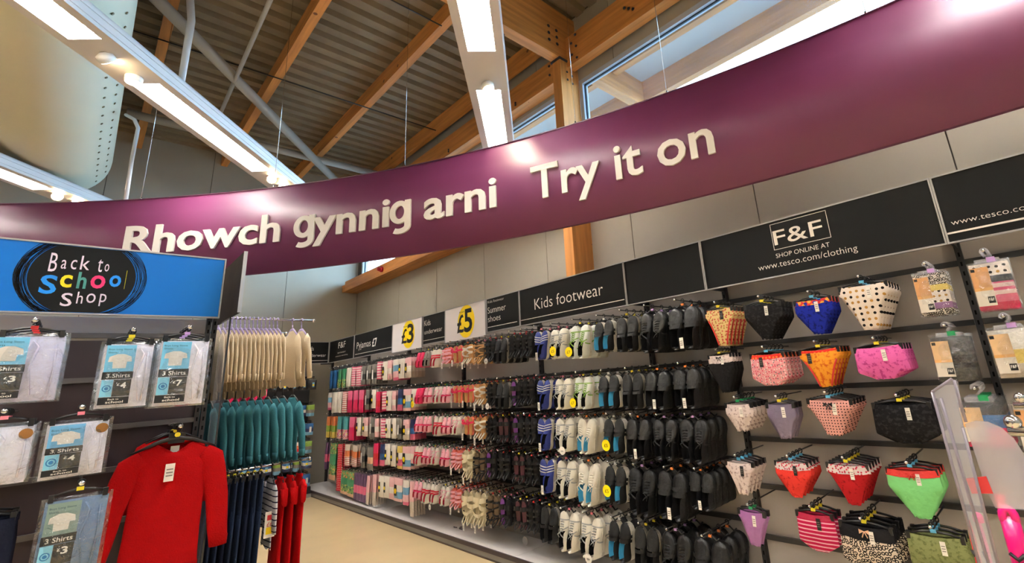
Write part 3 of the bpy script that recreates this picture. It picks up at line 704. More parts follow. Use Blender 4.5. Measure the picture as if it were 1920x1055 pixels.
reg('school', 'school_shoes', 'black leather school shoes with two straps', 'shoes', lambda cx, s: closed_shoe(cx, .047, .22, .066, bk1, bk2, lnk, bk2, 'velcro', .02, s), .047, .004, None, tilt=.03, tagz=-.16, clip='o')
reg('school2', 'school_shoes', 'black laced school shoes', 'shoes', lambda cx, s: closed_shoe(cx, .046, .22, .066, bk1, bk2, lnk, bk2, 'lace', .02, s), .046, .004, None, tilt=.06, clip='l')
reg('dark', 'canvas_shoes', 'plain black canvas shoes with grey sole edges', 'shoes', lambda cx, s: closed_shoe(cx, .040, .2, .056, bk2, dgr, lnk, bk1, 'bar', .014, s), .040, .004, None, tilt=.03, clip='y')
reg('blk', 'sandals', 'black strappy sandals', 'sandals', lambda cx, s: sandal(cx, .036, .19, .04, bk2, bk1, [(.36, .44, 0), (.56, .63, .02*s), (.74, .84, 0)], bk2, s), .036, .004, None, clip='r')
reg('blkw', 'sandals', 'black sandals with wine insoles', 'sandals', lambda cx, s: sandal(cx, .036, .2, .04, bk2, bk1, [(.2, .3, 0), (.66, .82, .0)], wine, s), .036, .006, None, clip='y')
reg('blkp', 'sandals', 'black sandals with purple insoles', 'sandals', lambda cx, s: sandal(cx, .034, .2, .04, bk2, bk1, [(.3, .42, 0), (.6, .8, .0)], pur if s < 0 else bk2, s), .034, .006, None, clip='p')
reg('tan', 'sandals', 'tan sandals with crossed white straps', 'sandals', lambda cx, s: sandal(cx, .035, .17, .038, tn, wh, [(.42, .5, .08*s), (.6, .7, -.08*s), (.74, .84, .04*s)], tn, s), .035, .004, None, tagz=-.16, clip='o')
reg('tan2', 'sandals', 'brown and gold strappy sandals', 'sandals', lambda cx, s: sandal(cx, .034, .18, .04, brn, tn, [(.3, .36, .06*s), (.5, .56, -.06*s), (.66, .72, .06*s), (.8, .86, 0)], brn, s), .034, .004, None, clip='p')
reg('cream', 'sandals', 'large cream sandals with wide crossed straps', 'sandals', lambda cx, s: sandal(cx, .043, .26, .045, cr, cr, [(.3, .4, .08*s), (.52, .66, -.06*s), (.7, .86, .03*s)], M_('sandal_cream2', (196, 182, 146)), s), .043, .01, None, tilt=.05, tagz=-.25, clip='w')
reg('brown', 'sandals', 'dark brown strappy sandals', 'sandals', lambda cx, s: sandal(cx, .037, .21, .04, brn, bk2, [(.2, .26, .06*s), (.38, .44, -.06*s), (.56, .62, .06*s), (.76, .84, 0)], brn, s), .037, .004, None, clip='r')
reg('hotpink', 'clogs', 'hot pink slip-on clogs', 'shoes', lambda cx, s: closed_shoe(cx, .036, .15, .045, pk, pk, lnp, pk, 'bar', .016, s), .036, .004, None, tilt=.05, clip='g')
reg('grey', 'slippers', 'grey canvas slippers on white soles', 'shoes', lambda cx, s: closed_shoe(cx, .032, .15, .045, dgr, whs, lnk, dgr, 'bar', .014, s), .032, .004, None, clip='y')
reg('redwhite', 'baby_shoes', 'red and white baby shoes', 'shoes', lambda cx, s: closed_shoe(cx, .037, .17, .05, wh, whs, lnp, rd, 'velcro', .016, s), .037, .004, None, tilt=.1, clip='w')
reg('pinkbar', 'baby_shoes', 'pink baby shoes with white soles', 'shoes', lambda cx, s: closed_shoe(cx, .034, .145, .045, pk2, whs, lnp, pk, 'bar', .016, s), .034, .004, None, clip='g')
reg('pinkwhite', 'baby_shoes', 'white baby trainers with hot pink linings', 'shoes', lambda cx, s: closed_shoe(cx, .035, .15, .048, wh, whs, lnp, pk2, 'lace', .016, s), .035, .004, None, tilt=.04, clip='y')
reg('coral', 'sandals', 'coral and white sandals', 'sandals', lambda cx, s: sandal(cx, .036, .15, .04, coral, pk2, [(.3, .42, 0), (.52, .68, 0), (.74, .86, 0)], coral, s), .036, .004, None, tagz=-.14, clip='o')
reg('flower', 'flip_flops', 'orange flip-flops with hot pink flowers', 'sandals', lambda cx, s: sandal(cx, .034, .15, .032, coral, pk, [(.6, .72, .05*s)], tn, s, flower=pk, back=False), .034, .006, None, tagz=-.13, clip='g')

SIGNZ = [(-9.2, -7.64, 'corner sign'), (-7.64, -6.31, 'pyjamas sign'), (-6.31, -5.49, 'three-pound sign'), (-5.49, -4.95, 'underwear sign'), (-4.95, -4.30, 'five-pound sign'), (-4.30, -3.58, 'summer sign'),
         (-3.58, -2.264, 'footwear sign'), (-2.264, -1.577, 'blank sign'), (-1.577, -.25, 'initials sign'), (-.25, 1.2, 'web-address sign')]
RW = ['top', 'second', 'third', 'fourth', 'bottom', 'sixth']
_cnt = {}
def zone(x):
    for a, b, n in SIGNZ:
        if a <= x < b: return n
    return 'corner sign'
def where(x, row):
    z = zone(x); k = _cnt.get((z, row), 0); _cnt[(z, row)] = k+1; return ORD[k], RW[row], z
def sticker(root, x, z, y, txt='£5', r=.032, body=None):
    s = ob('price_sticker', disc(MB(body or YEL), FRONT, x, z, r, -y, 18), root)
    ob('lettering', text_on(MB(K()), txt, FRONT, x-r*.45, x+r*.45, z-r*.3, r*.6, -y+.001), s); return s
def short(d, n):
    for cut in (None, ' with a', ' with', ' at ', ' priced', ' behind', ' on ', ','):
        q = d if cut is None else d.split(cut)[0]
        if len(q.split()) <= n: return q
    return ' '.join(q.split()[:n])
SKIPPED = []
def stack(proto, desc, cat, x, zrod, row, n=4, y0=2.79, jit=.04, scale=1., zmin=0.):
    """goods on one hook, parallel and spaced by their own depth: the front one with all its parts, those behind as copies"""
    rz = random.uniform(-jit, jit); tl = random.uniform(-jit, jit)*.8
    y1 = 3.112
    for sc in [scale*(1-.03*k) for k in range(16)]:
        dy = ((proto.yhi-proto.ylo)*sc*1.01+.003)/math.cos(rz); L, H = proto.box(tl, rz, sc)
        yf = y0-L[1]*.25; m_ = max(1, min(n, int((y1-H[1]-yf)/dy)+1)); yl = yf+dy*(m_-1)
        if zrod+L[2] < zmin: continue
        if sc < .73: continue
        for dx in (0, .012, -.012, .024, -.024, .036, -.036, .05, -.05):
            if any(a-.012 < x+dx < a+.04 for a, c_, t_ in bays): continue
            lo = (x+dx+L[0], yf+L[1], zrod+L[2]); hi = (x+dx+H[0], yl+H[1], zrod+H[2])
            if yl+H[1] <= y1+.003 and clear_of(lo, hi) and clear_of((x+dx-.009, yf-.04, zrod-.008), (x+dx+.009, 3.13, zrod+.009)): break
        else: continue
        break
    else:
        SKIPPED.append((desc, row)); return None
    x += dx; TAKEN.append((lo, hi)); TAKEN.append(((x-.009, yf+L[1]-.03, zrod-.008), (x+.009, 3.13, zrod+.009)))
    o, rw, zn = where(x, row); hook(x, zrod, yf+min(L[1], -.012)-.012)
    r = proto.full((x, yf, zrod), rz, f'{short(desc, 9)}, front, {o} hook, {rw} row, {zn}', cat, f'{cat} on the wall hooks', tl, sc)
    for k in range(1, m_):
        proto.joined((x, yf+dy*k, zrod), rz, f'{short(desc, 7)}, {ORD[k]} from front, {o} hook, {rw} row, {zn}', cat, f'{cat} behind the {o} hook front, {rw} row, {zn}', tl, sc)
    return r
def short(d, n):
    for cut in (None, ' with a', ' with', ' at ', ' priced', ' behind', ' on ', ','):
        q = d if cut is None else d.split(cut)[0]
        if len(q.split()) <= n: return q
    return ' '.join(q.split()[:n])
COLS = [-5.31, -5.13, -4.94, -4.74, -4.53, -4.32, -4.12, -3.92, -3.74, -3.56, -3.38, -3.17, -2.93, -2.68, -2.42, -2.2, -1.98, -1.76]
TAB = ['hotpink grey redwhite coral flower tan tan2 blk dark blk blk blue white white2 velcro dark school2 school'.split(),
       'hotpink pinkbar pinkwhite pinkbar flower flower tan blk dark blkp blk blue white white2 velcro dark school school'.split(),
       'pinkbar pinkbar redwhite pinkbar pinkwhite flower tan blk blkw blkp blk blue white whiteblue velcro school school2 school2'.split(),
       'redwhite pinkbar pinkwhite pinkbar coral cream brown blkp blk blkw blk blue white whiteblue velcro school2 school school'.split(),
       'pinkbar redwhite redwhite pinkwhite coral cream cream brown blkp blkw blk dark white white velcro dark school2 school'.split()]
ST = {(0, 12): (.0, -.15, '£5'), (0, 13): (-.05, -.17, '£7'), (1, 13): (-.05, -.17, '£7'), (2, 14): (-.02, -.14, '£5'), (3, 14): (-.02, -.12, '£5'), (1, 0): (-.02, -.15, '£3')}
OV = {(0, 7): 1, (1, 7): 1, (4, 2): 1, (4, 13): 1, (2, 12): 1}
for r, keys in enumerate(TAB):
    for c, k in enumerate(keys):
        P, desc, cat = SH[k]; big = 1.22 if c >= 11 else 1.16
        if k in ('school', 'school2', 'dark') and c > 14: big = 1.27
        if k in ('cream', 'blk', 'blkw', 'blkp'): big = 1.08
        if r >= 3 and k in ('white', 'whiteblue'): big = 1.3
        x = COLS[c]+random.uniform(-.012, .012)+(.0 if r < 3 else -.02)
        if c < 3 and False: continue
        t = stack(P, desc, cat, x, ROWS[r]+.034+random.uniform(-.004, .004), r, n=4, scale=big, zmin=(ROWS[r+1]+.034+.004+.0125*1.27) if r < 4 else .1)
        if t is None: continue
        if (r, c) in ST: sx, sz, tx = ST[(r, c)]; sticker(t, sx, sz, -.075, tx)
        if (r, c) in OV: sticker(t, .02, -.19, -.07, 'new', .026, TAGW)

# ================================================================== GOODS: soft packs of socks and underwear
def pillow(w, h, d, mats, n=7, bot=None, nz=.002, z1=0., cx=0.):
    """soft flat pack hanging below z1; mats: list of materials from top to bottom"""
    m = MB(mats[0]); N = n
    for side in (-1, 1):
        b = len(m.v)
        for j in range(N+1):
            v = -1+2*j/N
            for i in range(N+1):
                u = -1+2*i/N; dd = d/2*(1-u**4)*(1-v**4)+.001
                m.v.append((cx+u*w/2, side*(dd+random.uniform(-nz, nz)), z1-h/2-v*h/2))
        for j in range(N):
            m.use(mats[int(j/N*len(mats))])
            for i in range(N):
                q = (b+j*(N+1)+i, b+j*(N+1)+i+1, b+(j+1)*(N+1)+i+1, b+(j+1)*(N+1)+i)
                m.face(q if side > 0 else q[::-1], True)
    return m
def jhook(mt=None, z=0.):
    m = MB(mt or K()).box(-.012, .012, -.001, .001, z-.012, z+.004); return loop(m, z+.022, R=.0095, r=.0025, stem=.010)
CARDK = mat('card_black', (26, 26, 28), .4); CARDW = mat('card_white', (225, 220, 214), .45)
def pack(name, w, h, d, mats, card=None, cardpos=(-.3, .5), yel=True, shine=True, clip=None, hdr=True):
    parts = [('contents', pillow(w, h, d, mats, z1=-.02), None)]
    cz = -.02-h*.5
    if card:
        cx = w*cardpos[0]*.5; parts.append(('card', flat(MB(card), FRONT, cx-w*.16, cx+w*.16, cz-h*.25, cz+h*.22, d/2+.003), None))
        if yel: parts.append(('price_dot', disc(MB(YEL), FRONT, cx, cz-h*.05, w*.15, d/2+.0045, 12), 1))
    if hdr: parts.append(('header_flap', MB(FILM).box(-w/2, w/2, -.001, .001, -.03, .006), None))
    parts.append(('hook', jhook(clip, .004), None))
    return Proto(name, parts, .026)
def C_(n, c, **k): return mat(n, c, **{**dict(rough=.45, bump=.5, bscale=45, coat=.25), **k})
w1 = C_('cotton_white', (226, 218, 204)); w2 = C_('cotton_offwhite', (205, 190, 172)); p1 = C_('cotton_pale_pink', (226, 176, 176)); p2 = C_('cotton_pink', (214, 96, 128)); p3 = C_('cotton_hot_pink', (206, 34, 84)); r1 = C_('cotton_red', (188, 28, 38))
g1 = C_('cotton_green', (56, 128, 88)); b1 = C_('cotton_blue', (40, 96, 150)); bl1 = C_('cotton_navy', (36, 44, 86)); k1 = C_('cotton_black', (34, 32, 34)); gr1 = C_('cotton_grey', (120, 116, 108)); lb = C_('cotton_light_blue', (110, 160, 190)); ye = C_('cotton_yellow', (220, 190, 90)); lm = C_('cotton_lime', (130, 160, 60)); tq = C_('cotton_turquoise', (80, 160, 160)); or1 = C_('cotton_orange', (214, 120, 70)); pch = C_('cotton_peach', (226, 176, 140)); pu = C_('cotton_plum', (96, 66, 100))
stripeP = mat_print('print_pink_stripe', (222, 190, 186), (206, 84, 116), 'stripes', 28, .42); stripeR = mat_print('print_red_stripe', (224, 214, 202), (180, 60, 62), 'stripes', 34, .35)
dotR = mat_print('print_red_dots', (192, 24, 40), (226, 214, 210), 'dots', 42, .22); floral = mat_print('print_floral', (214, 150, 160), (90, 150, 160), 'floral', 30, .34, cols=[(90, 150, 160), (220, 200, 90), (200, 60, 90), (225, 215, 205)])
gfl = mat_print('print_green_floral', (118, 150, 92), (210, 120, 70), 'floral', 24, .3, cols=[(210, 120, 70), (60, 100, 90), (200, 190, 120)])
PK = {}
def rp(k, desc, *a, **kw): PK[k] = (pack(*a, **kw), desc)
rp('w', 'white sock pack with yellow price dot', 'sock_pack', .135, .24, .03, [w1, w1, w1], CARDK)
rp('pw', 'pale pink and white sock pack', 'sock_pack', .12, .24, .03, [p1, w1, p1], None)
rp('st', 'pink striped sock pack', 'sock_pack', .13, .23, .03, [stripeP], None)
rp('pst', 'pink and red striped tights pack', 'tights_pack', .13, .27, .03, [p3, r1, p3], None)
rp('mix', 'pack of white, blue and pink socks', 'sock_pack', .13, .26, .03, [w1, lb, p1, p2], None)
rp('blu', 'dark blue and pink sock pack', 'sock_pack', .13, .25, .03, [bl1, b1, p2], None)
rp('gry', 'grey sock pack', 'sock_pack', .13, .26, .03, [gr1, k1, gr1], CARDW, yel=False)
rp('brief', 'pack of pale briefs with yellow price dot', 'briefs_pack', .17, .24, .035, [p1, w1, w2], CARDK)
rp('brief2', 'wide pack of pastel pink briefs', 'briefs_pack', .19, .25, .04, [p1, w1, lb, p1], CARDK)
rp('brief3', 'pack of printed white briefs with red trim', 'briefs_pack', .19, .3, .04, [w1, or1, w1, r1, w2], CARDK)
rp('yel', 'pack of yellow and pink briefs', 'briefs_pack', .14, .25, .035, [ye, w1, p2, ye], CARDK)
rp('pyb', 'blue folded pyjamas', 'pyjamas', .12, .3, .03, [b1], None, clip=CHROME)
rp('pyg', 'green folded pyjamas', 'pyjamas', .15, .3, .03, [g1, gfl], None)
rp('pyw', 'white pyjamas with a small printed figure and pink edging', 'pyjamas', .2, .32, .035, [w1], None)
rp('pys', 'red and white striped pyjamas', 'pyjamas', .17, .3, .03, [stripeR], None)
rp('pyp', 'pink striped folded pyjamas', 'pyjamas', .18, .3, .03, [stripeP], None)
rp('pyh', 'hot pink folded pyjamas with print', 'pyjamas', .19, .33, .035, [p2, p3, p3], None)
rp('pyt', 'turquoise and pink floral pyjamas', 'pyjamas', .2, .36, .035, [tq, floral], None)
rp('pyl', 'lime and orange pyjamas', 'pyjamas', .15, .36, .03, [or1, lm, ye], None)
rp('pyd', 'red nightdress with white dots', 'pyjamas', .16, .62, .03, [dotR], None)
rp('pyc', 'cream pyjamas with orange print and rust stripes', 'pyjamas', .20, .34, .04, [w2, or1, stripeR, stripeR], None)
rp('pyk', 'grey printed pyjamas in clear bag', 'pyjamas', .18, .3, .035, [gr1, pch, gr1], None)
rp('pyf', 'long green and cream floral pyjamas', 'pyjamas', .24, .5, .04, [gfl, g1, gfl, pch], None)
rp('pyf4', 'green and cream floral folded pyjamas', 'pyjamas', .22, .31, .04, [gfl, g1, gfl, pch], None)
rp('pur', 'plum and pink striped tights pack', 'tights_pack', .1, .38, .025, [pu, p2, pu], None)
rp('tgh', 'pale pink tights pack', 'tights_pack', .09, .36, .025, [p1, w2], None)
def put(k, x, ztop, row, n=5, y0=2.79, scale=1., zmin=.1):
    P, desc = PK[k]; cat = {'sock_pack': 'socks', 'tights_pack': 'tights', 'briefs_pack': 'underwear', 'pyjamas': 'pyjamas'}[P.name]
    return stack(P, desc, cat, x, ztop+.024, row, n=n, y0=y0, scale=scale, zmin=zmin)
xs = [-6.45, -6.29, -6.13, -5.97, -5.80, -5.63, -5.465]
T2 = ['st w pw mix w brief brief', 'pst st w pw blu brief2 w', 'pw st w w gry brief blu', 'pst blu w w yel brief2 pw', 'tgh w w pw brief2 mix tgh']
ZP = [1.88, 1.50, 1.16, .86, .50]
for r, row in enumerate(T2):
    for i, k in enumerate(row.split()):
        if r == 0 and i == 6: continue
        put(k, xs[i]+random.uniform(-.012, .012), ZP[r]+random.uniform(-.008, .008), r, n=5, zmin=(ZP[r+1]+.024+.008+.0125) if r < 4 else .1)
T3 = [(['pyb', 'pyb', 'pyg', 'pyg', 'pyw', 'pyp', 'pyp', 'gry', 'gry', 'gry'], 1.86), (['mix', 'pyw', 'pyw', 'pys', 'pyh', 'pyh', 'pyh', 'gry', 'w'], 1.53), (['pyl', 'pyl', 'pyt', 'pyt', 'pyh', 'w', 'brief', 'gry'], 1.17),
      (['pur', 'pyf', 'pyd', 'pyc', 'pyc', 'gry', 'pyk'], .80)]
for r, (ks, z) in enumerate(T3):
    n = len(ks)
    for i, k in enumerate(ks): put(k, -8.2+i*(1.62/(n-1)), z, r, n=5, zmin=((.1 if i < 3 else .50) if r == 3 else (1.53, 1.17, .80)[r]+.037))
for x_, k in [(-7.50, 'pyf4'), (-7.27, 'pyf4')]+[(-7.10+.115*i, 'tgh' if i in (4, 5) else 'pur') for i in range(5)]: put(k, x_, .46, 4, n=5)

# boys packs on the back wall
BK = {}
def rb(k, desc, *a, **kw): BK[k] = (pack(*a, **kw), desc)
rb('k', 'black boys socks pack with blue and yellow label', 'sock_pack', .11, .16, .03, [k1], lb, (0, .5))
rb('n', 'navy and light blue boys socks pack', 'sock_pack', .11, .2, .03, [b1, bl1, lb], CARDW, (0, .5), yel=False)
rb('m', 'white, orange and blue boys briefs pack', 'briefs_pack', .11, .18, .03, [w1, or1, r1, lb], None)
rb('b', 'blue and white boys briefs pack with yellow dot', 'briefs_pack', .128, .18, .035, [b1, w1, bl1], lb)
rb('s', 'striped black and white boys socks pack', 'sock_pack', .13, .2, .035, [k1, w1, k1, lb, w1], None)
rb('g', 'green and grey boys pack', 'briefs_pack', .1, .2, .03, [lm, gr1, lb], None)
rowk = [('kkkkkkk', 1.75), ('nnbnnbg', 1.36), ('mnmbmgn', 1.08), ('mmkmbmg', .82), ('bbbgbgb', .58), ('sbssbsn', .345)]
for r, (ks, z) in enumerate(rowk):
    for i, k in enumerate(ks):
        P, desc = BK[k]; y = 1.84+.135*i; 
        if r == 5: z_ = .36+.0; 
        zr = z+.022; h = MB(K()).tube([(y-1.6, .03, zr), (y-1.6, -.375, zr)], .004, 6).shift(0, 0, 0); ob('hook', h, bb)
        cat = 'socks' if P.name == 'sock_pack' else 'underwear'; sc = .85 if r else .95; rz = PI/2+random.uniform(-.04, .04); tl = random.uniform(-.03, .03)
        P.full((-8.56, y, zr), rz, f'{short(desc, 9)}, front, {ORD[i]} hook, {RW[r]} row, back wall', cat, 'boys packs on the back wall', tl, sc)
        for q in (1, 2, 3): P.joined((-8.56-((P.yhi-P.ylo)*sc*1.01+.006)*q, y, zr), rz, f'{short(desc, 7)}, {ORD[q]} from front, {ORD[i]} hook, {RW[r]} back wall row', cat, f'boys packs behind the {ORD[i]} hook front, {RW[r]} back wall row', tl, sc)

# ================================================================== GOODS: briefs on clip hangers
def clip_hanger(w=.22, mt=None, clip='b', hook=True, curve=.0, R=.0105):
    m = MB(mt or K()).tube([(-w/2, 0, .0), (-w/4, 0, .012+curve), (0, 0, .018+curve), (w/4, 0, .012+curve), (w/2, 0, 0)], .0055, 6)
    for s in (-1, 1): m.box(s*w/2-.008, s*w/2+.008, -.01, .01, -.022, .008)
    loop(m, .044, R=R, r=.0036, stem=.016)
    m.use(CLIPC[clip]).box(-.011, .011, -.008, .006, .012, .026); return m
def briefs(w, h, cut, mt, band=None, bandh=.0, d=.03, lace_hem=False, gus=.03, bow=None, tagc='w', clip='b', tagx=None, gus_mat=None):
    """cut: 'hi' high leg, 'full' fuller, 'short' boy-short"""
    NR = 14; NS = 28; rings = []
    ph = random.uniform(0, 6)
    def hwf(v, fr=True):
        if cut == 'short': return w/2*(1+.06*v-.1*max(0, v-.7)) if v < .8 else w/2*(1.0-.55*(v-.8)/.2*1.1)
        if cut == 'full':
            q = max(0, (v-.42)/.58)**(.58 if fr else 1.05); return w/2*(1+.1*min(v, .42))*(1-q)+gus*q
        q = max(0, (v-.22)/.78)**(.6 if fr else .9); return w/2*(1+.12*min(v, .22))*(1-q)+gus*q
    for j in range(NR+1):
        v = j/NR; hwF = hwf(v); hwB = hwf(v, False); r = []; dd = d*(.35+.65*math.sin(PI*min(1, v+.15)))*(1 if v < .8 else (1-(v-.8)*3))
        for k in range(NS):
            a = 2*PI*k/NS; hw = hwF if k > NS//2 or k == 0 else (hwB if 0 < k < NS//2 else hwF); wr = 1+.12*math.sin(5*a+ph+v*4)*v; ez = .006*math.sin(6*a+ph)*v
            if lace_hem: ez += .004*math.sin(40*a)*v
            r.append((hw*math.cos(a), dd*math.sin(a)*wr, -v*h+ez+ (.004*math.cos(2*a)*(1-v))))
        rings.append(r)
    nb = int(round(bandh*NR)); up = MB(mt).rings(rings[nb:] if nb else rings, True, False, True)
    parts = [('hanger', clip_hanger(w*.92, clip=clip), None), ('body', up, None)]
    if nb:
        br = [[(x*1.015, y*1.08, z) for x, y, z in r] for r in rings[:nb+1]]; parts.append(('waistband', MB(band).rings(br, True), None))
    if bow:
        b = MB(bow)
        for s in (-1, 1): b.add([(0, -d-.004, -.018), (s*.022, -d-.008, -.008), (s*.022, -d-.008, -.03)], [(0, 1, 2) if s < 0 else (0, 2, 1)]); b.tube([(0, -d-.005, -.018), (s*.012, -d-.006, -.045)], .0025, 4)
        parts.append(('bow', b, None))
    if gus_mat: parts.append(('leg_trim', MB(gus_mat).tube([(s_*hwf(v)*1.0*.92, -d*.55, -v*h) for s_ in (1,) for v in (.3, .45, .6, .75, .9, 1)], .005, 5).tube([(-hwf(v)*.92, -d*.55, -v*h) for v in (.3, .45, .6, .75, .9, 1)], .005, 5), None))
    tx = w*.12 if tagx is None else tagx
    parts.append(('swing_tag', swing_tag(tx, -.015, -d-.002, .055, .02, {'w': TAGW, 'k': CARDK}[tagc]), None))
    return Proto('briefs', parts, .044)
Z = 'l'
lk = mat_print('lace_black', (22, 21, 23), (44, 42, 44), 'lace', 70, .5); lblue = mat_print('lace_blue', (28, 42, 150), (16, 24, 96), 'lace', 60, .5); lw = mat_print('lace_white', (206, 190, 186), (150, 130, 128), 'lace', 60, .52)
lpk = mat_print('lace_pink', (214, 98, 164), (176, 60, 128), 'lace', 60, .52); lred = mat_print('lace_red', (214, 58, 50), (170, 30, 34), 'lace', 60, .55); lred2 = mat_print('lace_deep_red', (176, 30, 36), (130, 20, 26), 'lace', 60, .55); lgo = mat_print('lace_gold', (222, 146, 44), (196, 92, 30), 'lace', 55, .5)
dotw = mat_print('print_black_gold_dots', (222, 208, 196), (24, 22, 24), 'dots', 34, .24, cols=[(24, 22, 24), (178, 132, 66), (24, 22, 24)]); dotp = mat_print('print_pink_black_dots', (204, 146, 138), (36, 24, 28), 'dots', 70, .22)
flc = mat_print('print_cream_floral', (206, 178, 122), (178, 60, 60), 'floral', 60, .3, cols=[(178, 60, 60), (160, 120, 70), (190, 90, 80)]); flp = mat_print('print_pink_floral', (214, 144, 150), (100, 110, 110), 'floral', 75, .26, cols=[(100, 110, 110), (200, 60, 90), (225, 210, 205)])
leo = mat_print('print_leopard', (206, 190, 172), (30, 26, 26), 'leopard', 62, .5); strm = mat_print('print_magenta_stripes', (176, 26, 70), (216, 160, 170), 'stripes', 52, .34); wfl = mat_print('print_white_floral', (196, 180, 176), (180, 50, 70), 'floral', 60, .28)
ctk = C_('jersey_black', (28, 27, 29), coat=0, rough=.8); ctg = C_('jersey_green', (116, 196, 118), coat=0, rough=.7, bump=.3); lil = C_('satin_lilac', (150, 96, 150), rough=.35); lav = C_('satin_lavender', (112, 100, 122), rough=.4); olv = mat_print('lace_olive', (126, 132, 84), (98, 104, 62), 'lace', 60, .5)
bred = C_('band_red', (200, 44, 38), coat=0); bor = mat_print('band_red_dots', (206, 44, 40), (230, 120, 60), 'dots', 50, .3)
BR = [  # px, py of the waist at the front, desc, args
 (1348, 580, 'cream floral high-waist briefs with red edging', dict(w=.2, h=.23, cut='hi', mt=flc, d=.035, tagc='k', clip='y', gus_mat=bred), 0, 5),
 (1430, 570, 'black lace briefs', dict(w=.23, h=.2, cut='full', mt=lk, d=.035, clip='y', lace_hem=True), 0, 4),
 (1523, 562, 'royal blue lace briefs with red and gold flowers at the waist', dict(w=.2, h=.18, cut='full', mt=lblue, band=mat_print('band_flowers', (190, 50, 50), (200, 150, 60), 'floral', 40, .4, cols=[(200, 150, 60), (36, 44, 140)]), bandh=.14, d=.04, lace_hem=True), 0, 3),
 (1617, 535, 'white briefs with black and gold spots', dict(w=.23, h=.22, cut='hi', mt=dotw, d=.045, gus=.036, clip='b'), 0, 5),
 (1350, 668, 'black full briefs with white lace waistband', dict(w=.2, h=.27, cut='full', mt=ctk, band=lw, bandh=.22, d=.03, bow=K(), clip='y'), 1, 4),
 (1438, 664, 'pink floral boy-shorts with red waistband', dict(w=.2, h=.17, cut='short', mt=flp, band=bor, bandh=.14, d=.04, tagc='k', tagx=-.03), 1, 5),
 (1535, 655, 'golden orange lace briefs with red trim', dict(w=.21, h=.19, cut='hi', mt=lgo, band=bor, bandh=.08, d=.04, tagc='k', tagx=-.05, gus_mat=bred, clip='y'), 1, 4),
 (1645, 650, 'bright pink lace shorts', dict(w=.22, h=.15, cut='short', mt=lpk, d=.045, lace_hem=True, clip='y'), 1, 4),
 (1385, 757, 'white frilly lace briefs', dict(w=.17, h=.15, cut='full', mt=lw, d=.035, lace_hem=True, clip='g'), 2, 5),
 (1463, 757, 'lavender satin briefs with lace trim', dict(w=.16, h=.18, cut='full', mt=lav, d=.03, lace_hem=True, clip='y'), 2, 3),
 (1555, 750, 'pale pink briefs with tiny black dots and a black bow', dict(w=.23, h=.17, cut='hi', mt=dotp, d=.035, bow=K(), gus=.036), 2, 5),
 (1688, 757, 'black lace boy-shorts', dict(w=.25, h=.17, cut='short', mt=lk, d=.045, lace_hem=True, clip='y'), 2, 4),
 (1387, 866, 'white lace briefs with a dark tag', dict(w=.18, h=.17, cut='hi', mt=lw, d=.035, tagc='k', lace_hem=True, clip='b'), 3, 4),
 (1484, 868, 'coral red lace briefs with pale floral front', dict(w=.21, h=.19, cut='full', mt=lred, band=wfl, bandh=.22, d=.04, tagc='k', lace_hem=True, clip='b'), 3, 4),
 (1588, 872, 'deep red lace briefs with pale floral panel', dict(w=.22, h=.2, cut='hi', mt=lred2, band=wfl, bandh=.24, d=.04, clip='y'), 3, 5),
 (1708, 882, 'bright green briefs with red waistband', dict(w=.24, h=.23, cut='full', mt=ctg, band=bred, bandh=.12, d=.05, bow=bred, clip='b', gus=.036), 3, 3),
 (1410, 958, 'lilac satin briefs with floral side', dict(w=.16, h=.17, cut='hi', mt=lil, d=.03, clip='g'), 4, 2),
 (1527, 962, 'magenta and white striped shorts', dict(w=.19, h=.17, cut='short', mt=strm, band=C_('band_magenta', (170, 20, 60)), bandh=.14, d=.035, tagc='k', clip='y'), 4, 3),
 (1622, 985, 'leopard print shorts with black waistband and bow', dict(w=.24, h=.2, cut='short', mt=leo, band=ctk, bandh=.3, d=.04, bow=pch, clip='y'), 4, 4),
 (1752, 1003, 'olive green lace shorts', dict(w=.22, h=.16, cut='short', mt=olv, d=.035, lace_hem=True, clip='b'), 4, 3)]
for px, py, desc, kw, row, n in BR:
    p = at(px, py, 1, 2.80); kw = dict(kw, d=kw['d']*.62); P = briefs(**kw)
    o = stack(P, desc, 'underwear', p.x, p.z+.044, row, n=n, y0=2.79, jit=.04, zmin=max([.1]+[at(q[0], q[1], 1, 2.80).z+.044+.0165 for q in BR if q[4] == row+1 and abs(at(q[0], q[1], 1, 2.80).x-p.x) < kw['w']/2+q[3]['w']/2+.01]))
# multipacks on clear hooks
def multipack(w, h, mats, photo, hookc):
    f = [('contents', pillow(w*.94, h*.92, .035, mats, z1=-.035), None)]
    f.append(('photo_card', flat(flat(MB(photo), FRONT, -w*.46, -w*.02, -h*.62, -.055, .021).use(mat('pack_band', (214, 160, 96), .5)), FRONT, -w*.46, -w*.02, -h*.68, -h*.62, .021).use(mat('pack_card', (214, 204, 190), .5)), None))
    c = f[-1][1]; flat(c, FRONT, -w*.46, -w*.02, -h*.98, -h*.68, .021)
    l = MB(CARDK); flat(l, FRONT, -w*.2, -w*.04, -h*.93, -h*.8, .0225); flat(l, FRONT, -w*.44, -w*.34, -.075, -.06, .0225); f.append(('logo_patch', l, 1))
    f.append(('lettering', text_on(MB(LETW), 'F&F', FRONT, -w*.18, -w*.06, -h*.885, .014, .0235, .01), 2))
    f.append(('film', pillow(w, h, .05, [FILM], z1=-.02, nz=.003), None))
    hk = MB(CLEAR).box(-.05, .05, -.003, .003, -.035, -.012); loop(hk, .026, R=.0155, r=.005, stem=.022); f.append(('hook', hk, None))
    hk2 = MB(CLIPC[hookc]).box(.0, .034, -.006, -.003, -.03, -.006); f.append(('size_clip', hk2, len(f)-1))
    return Proto('multipack', f, .026)
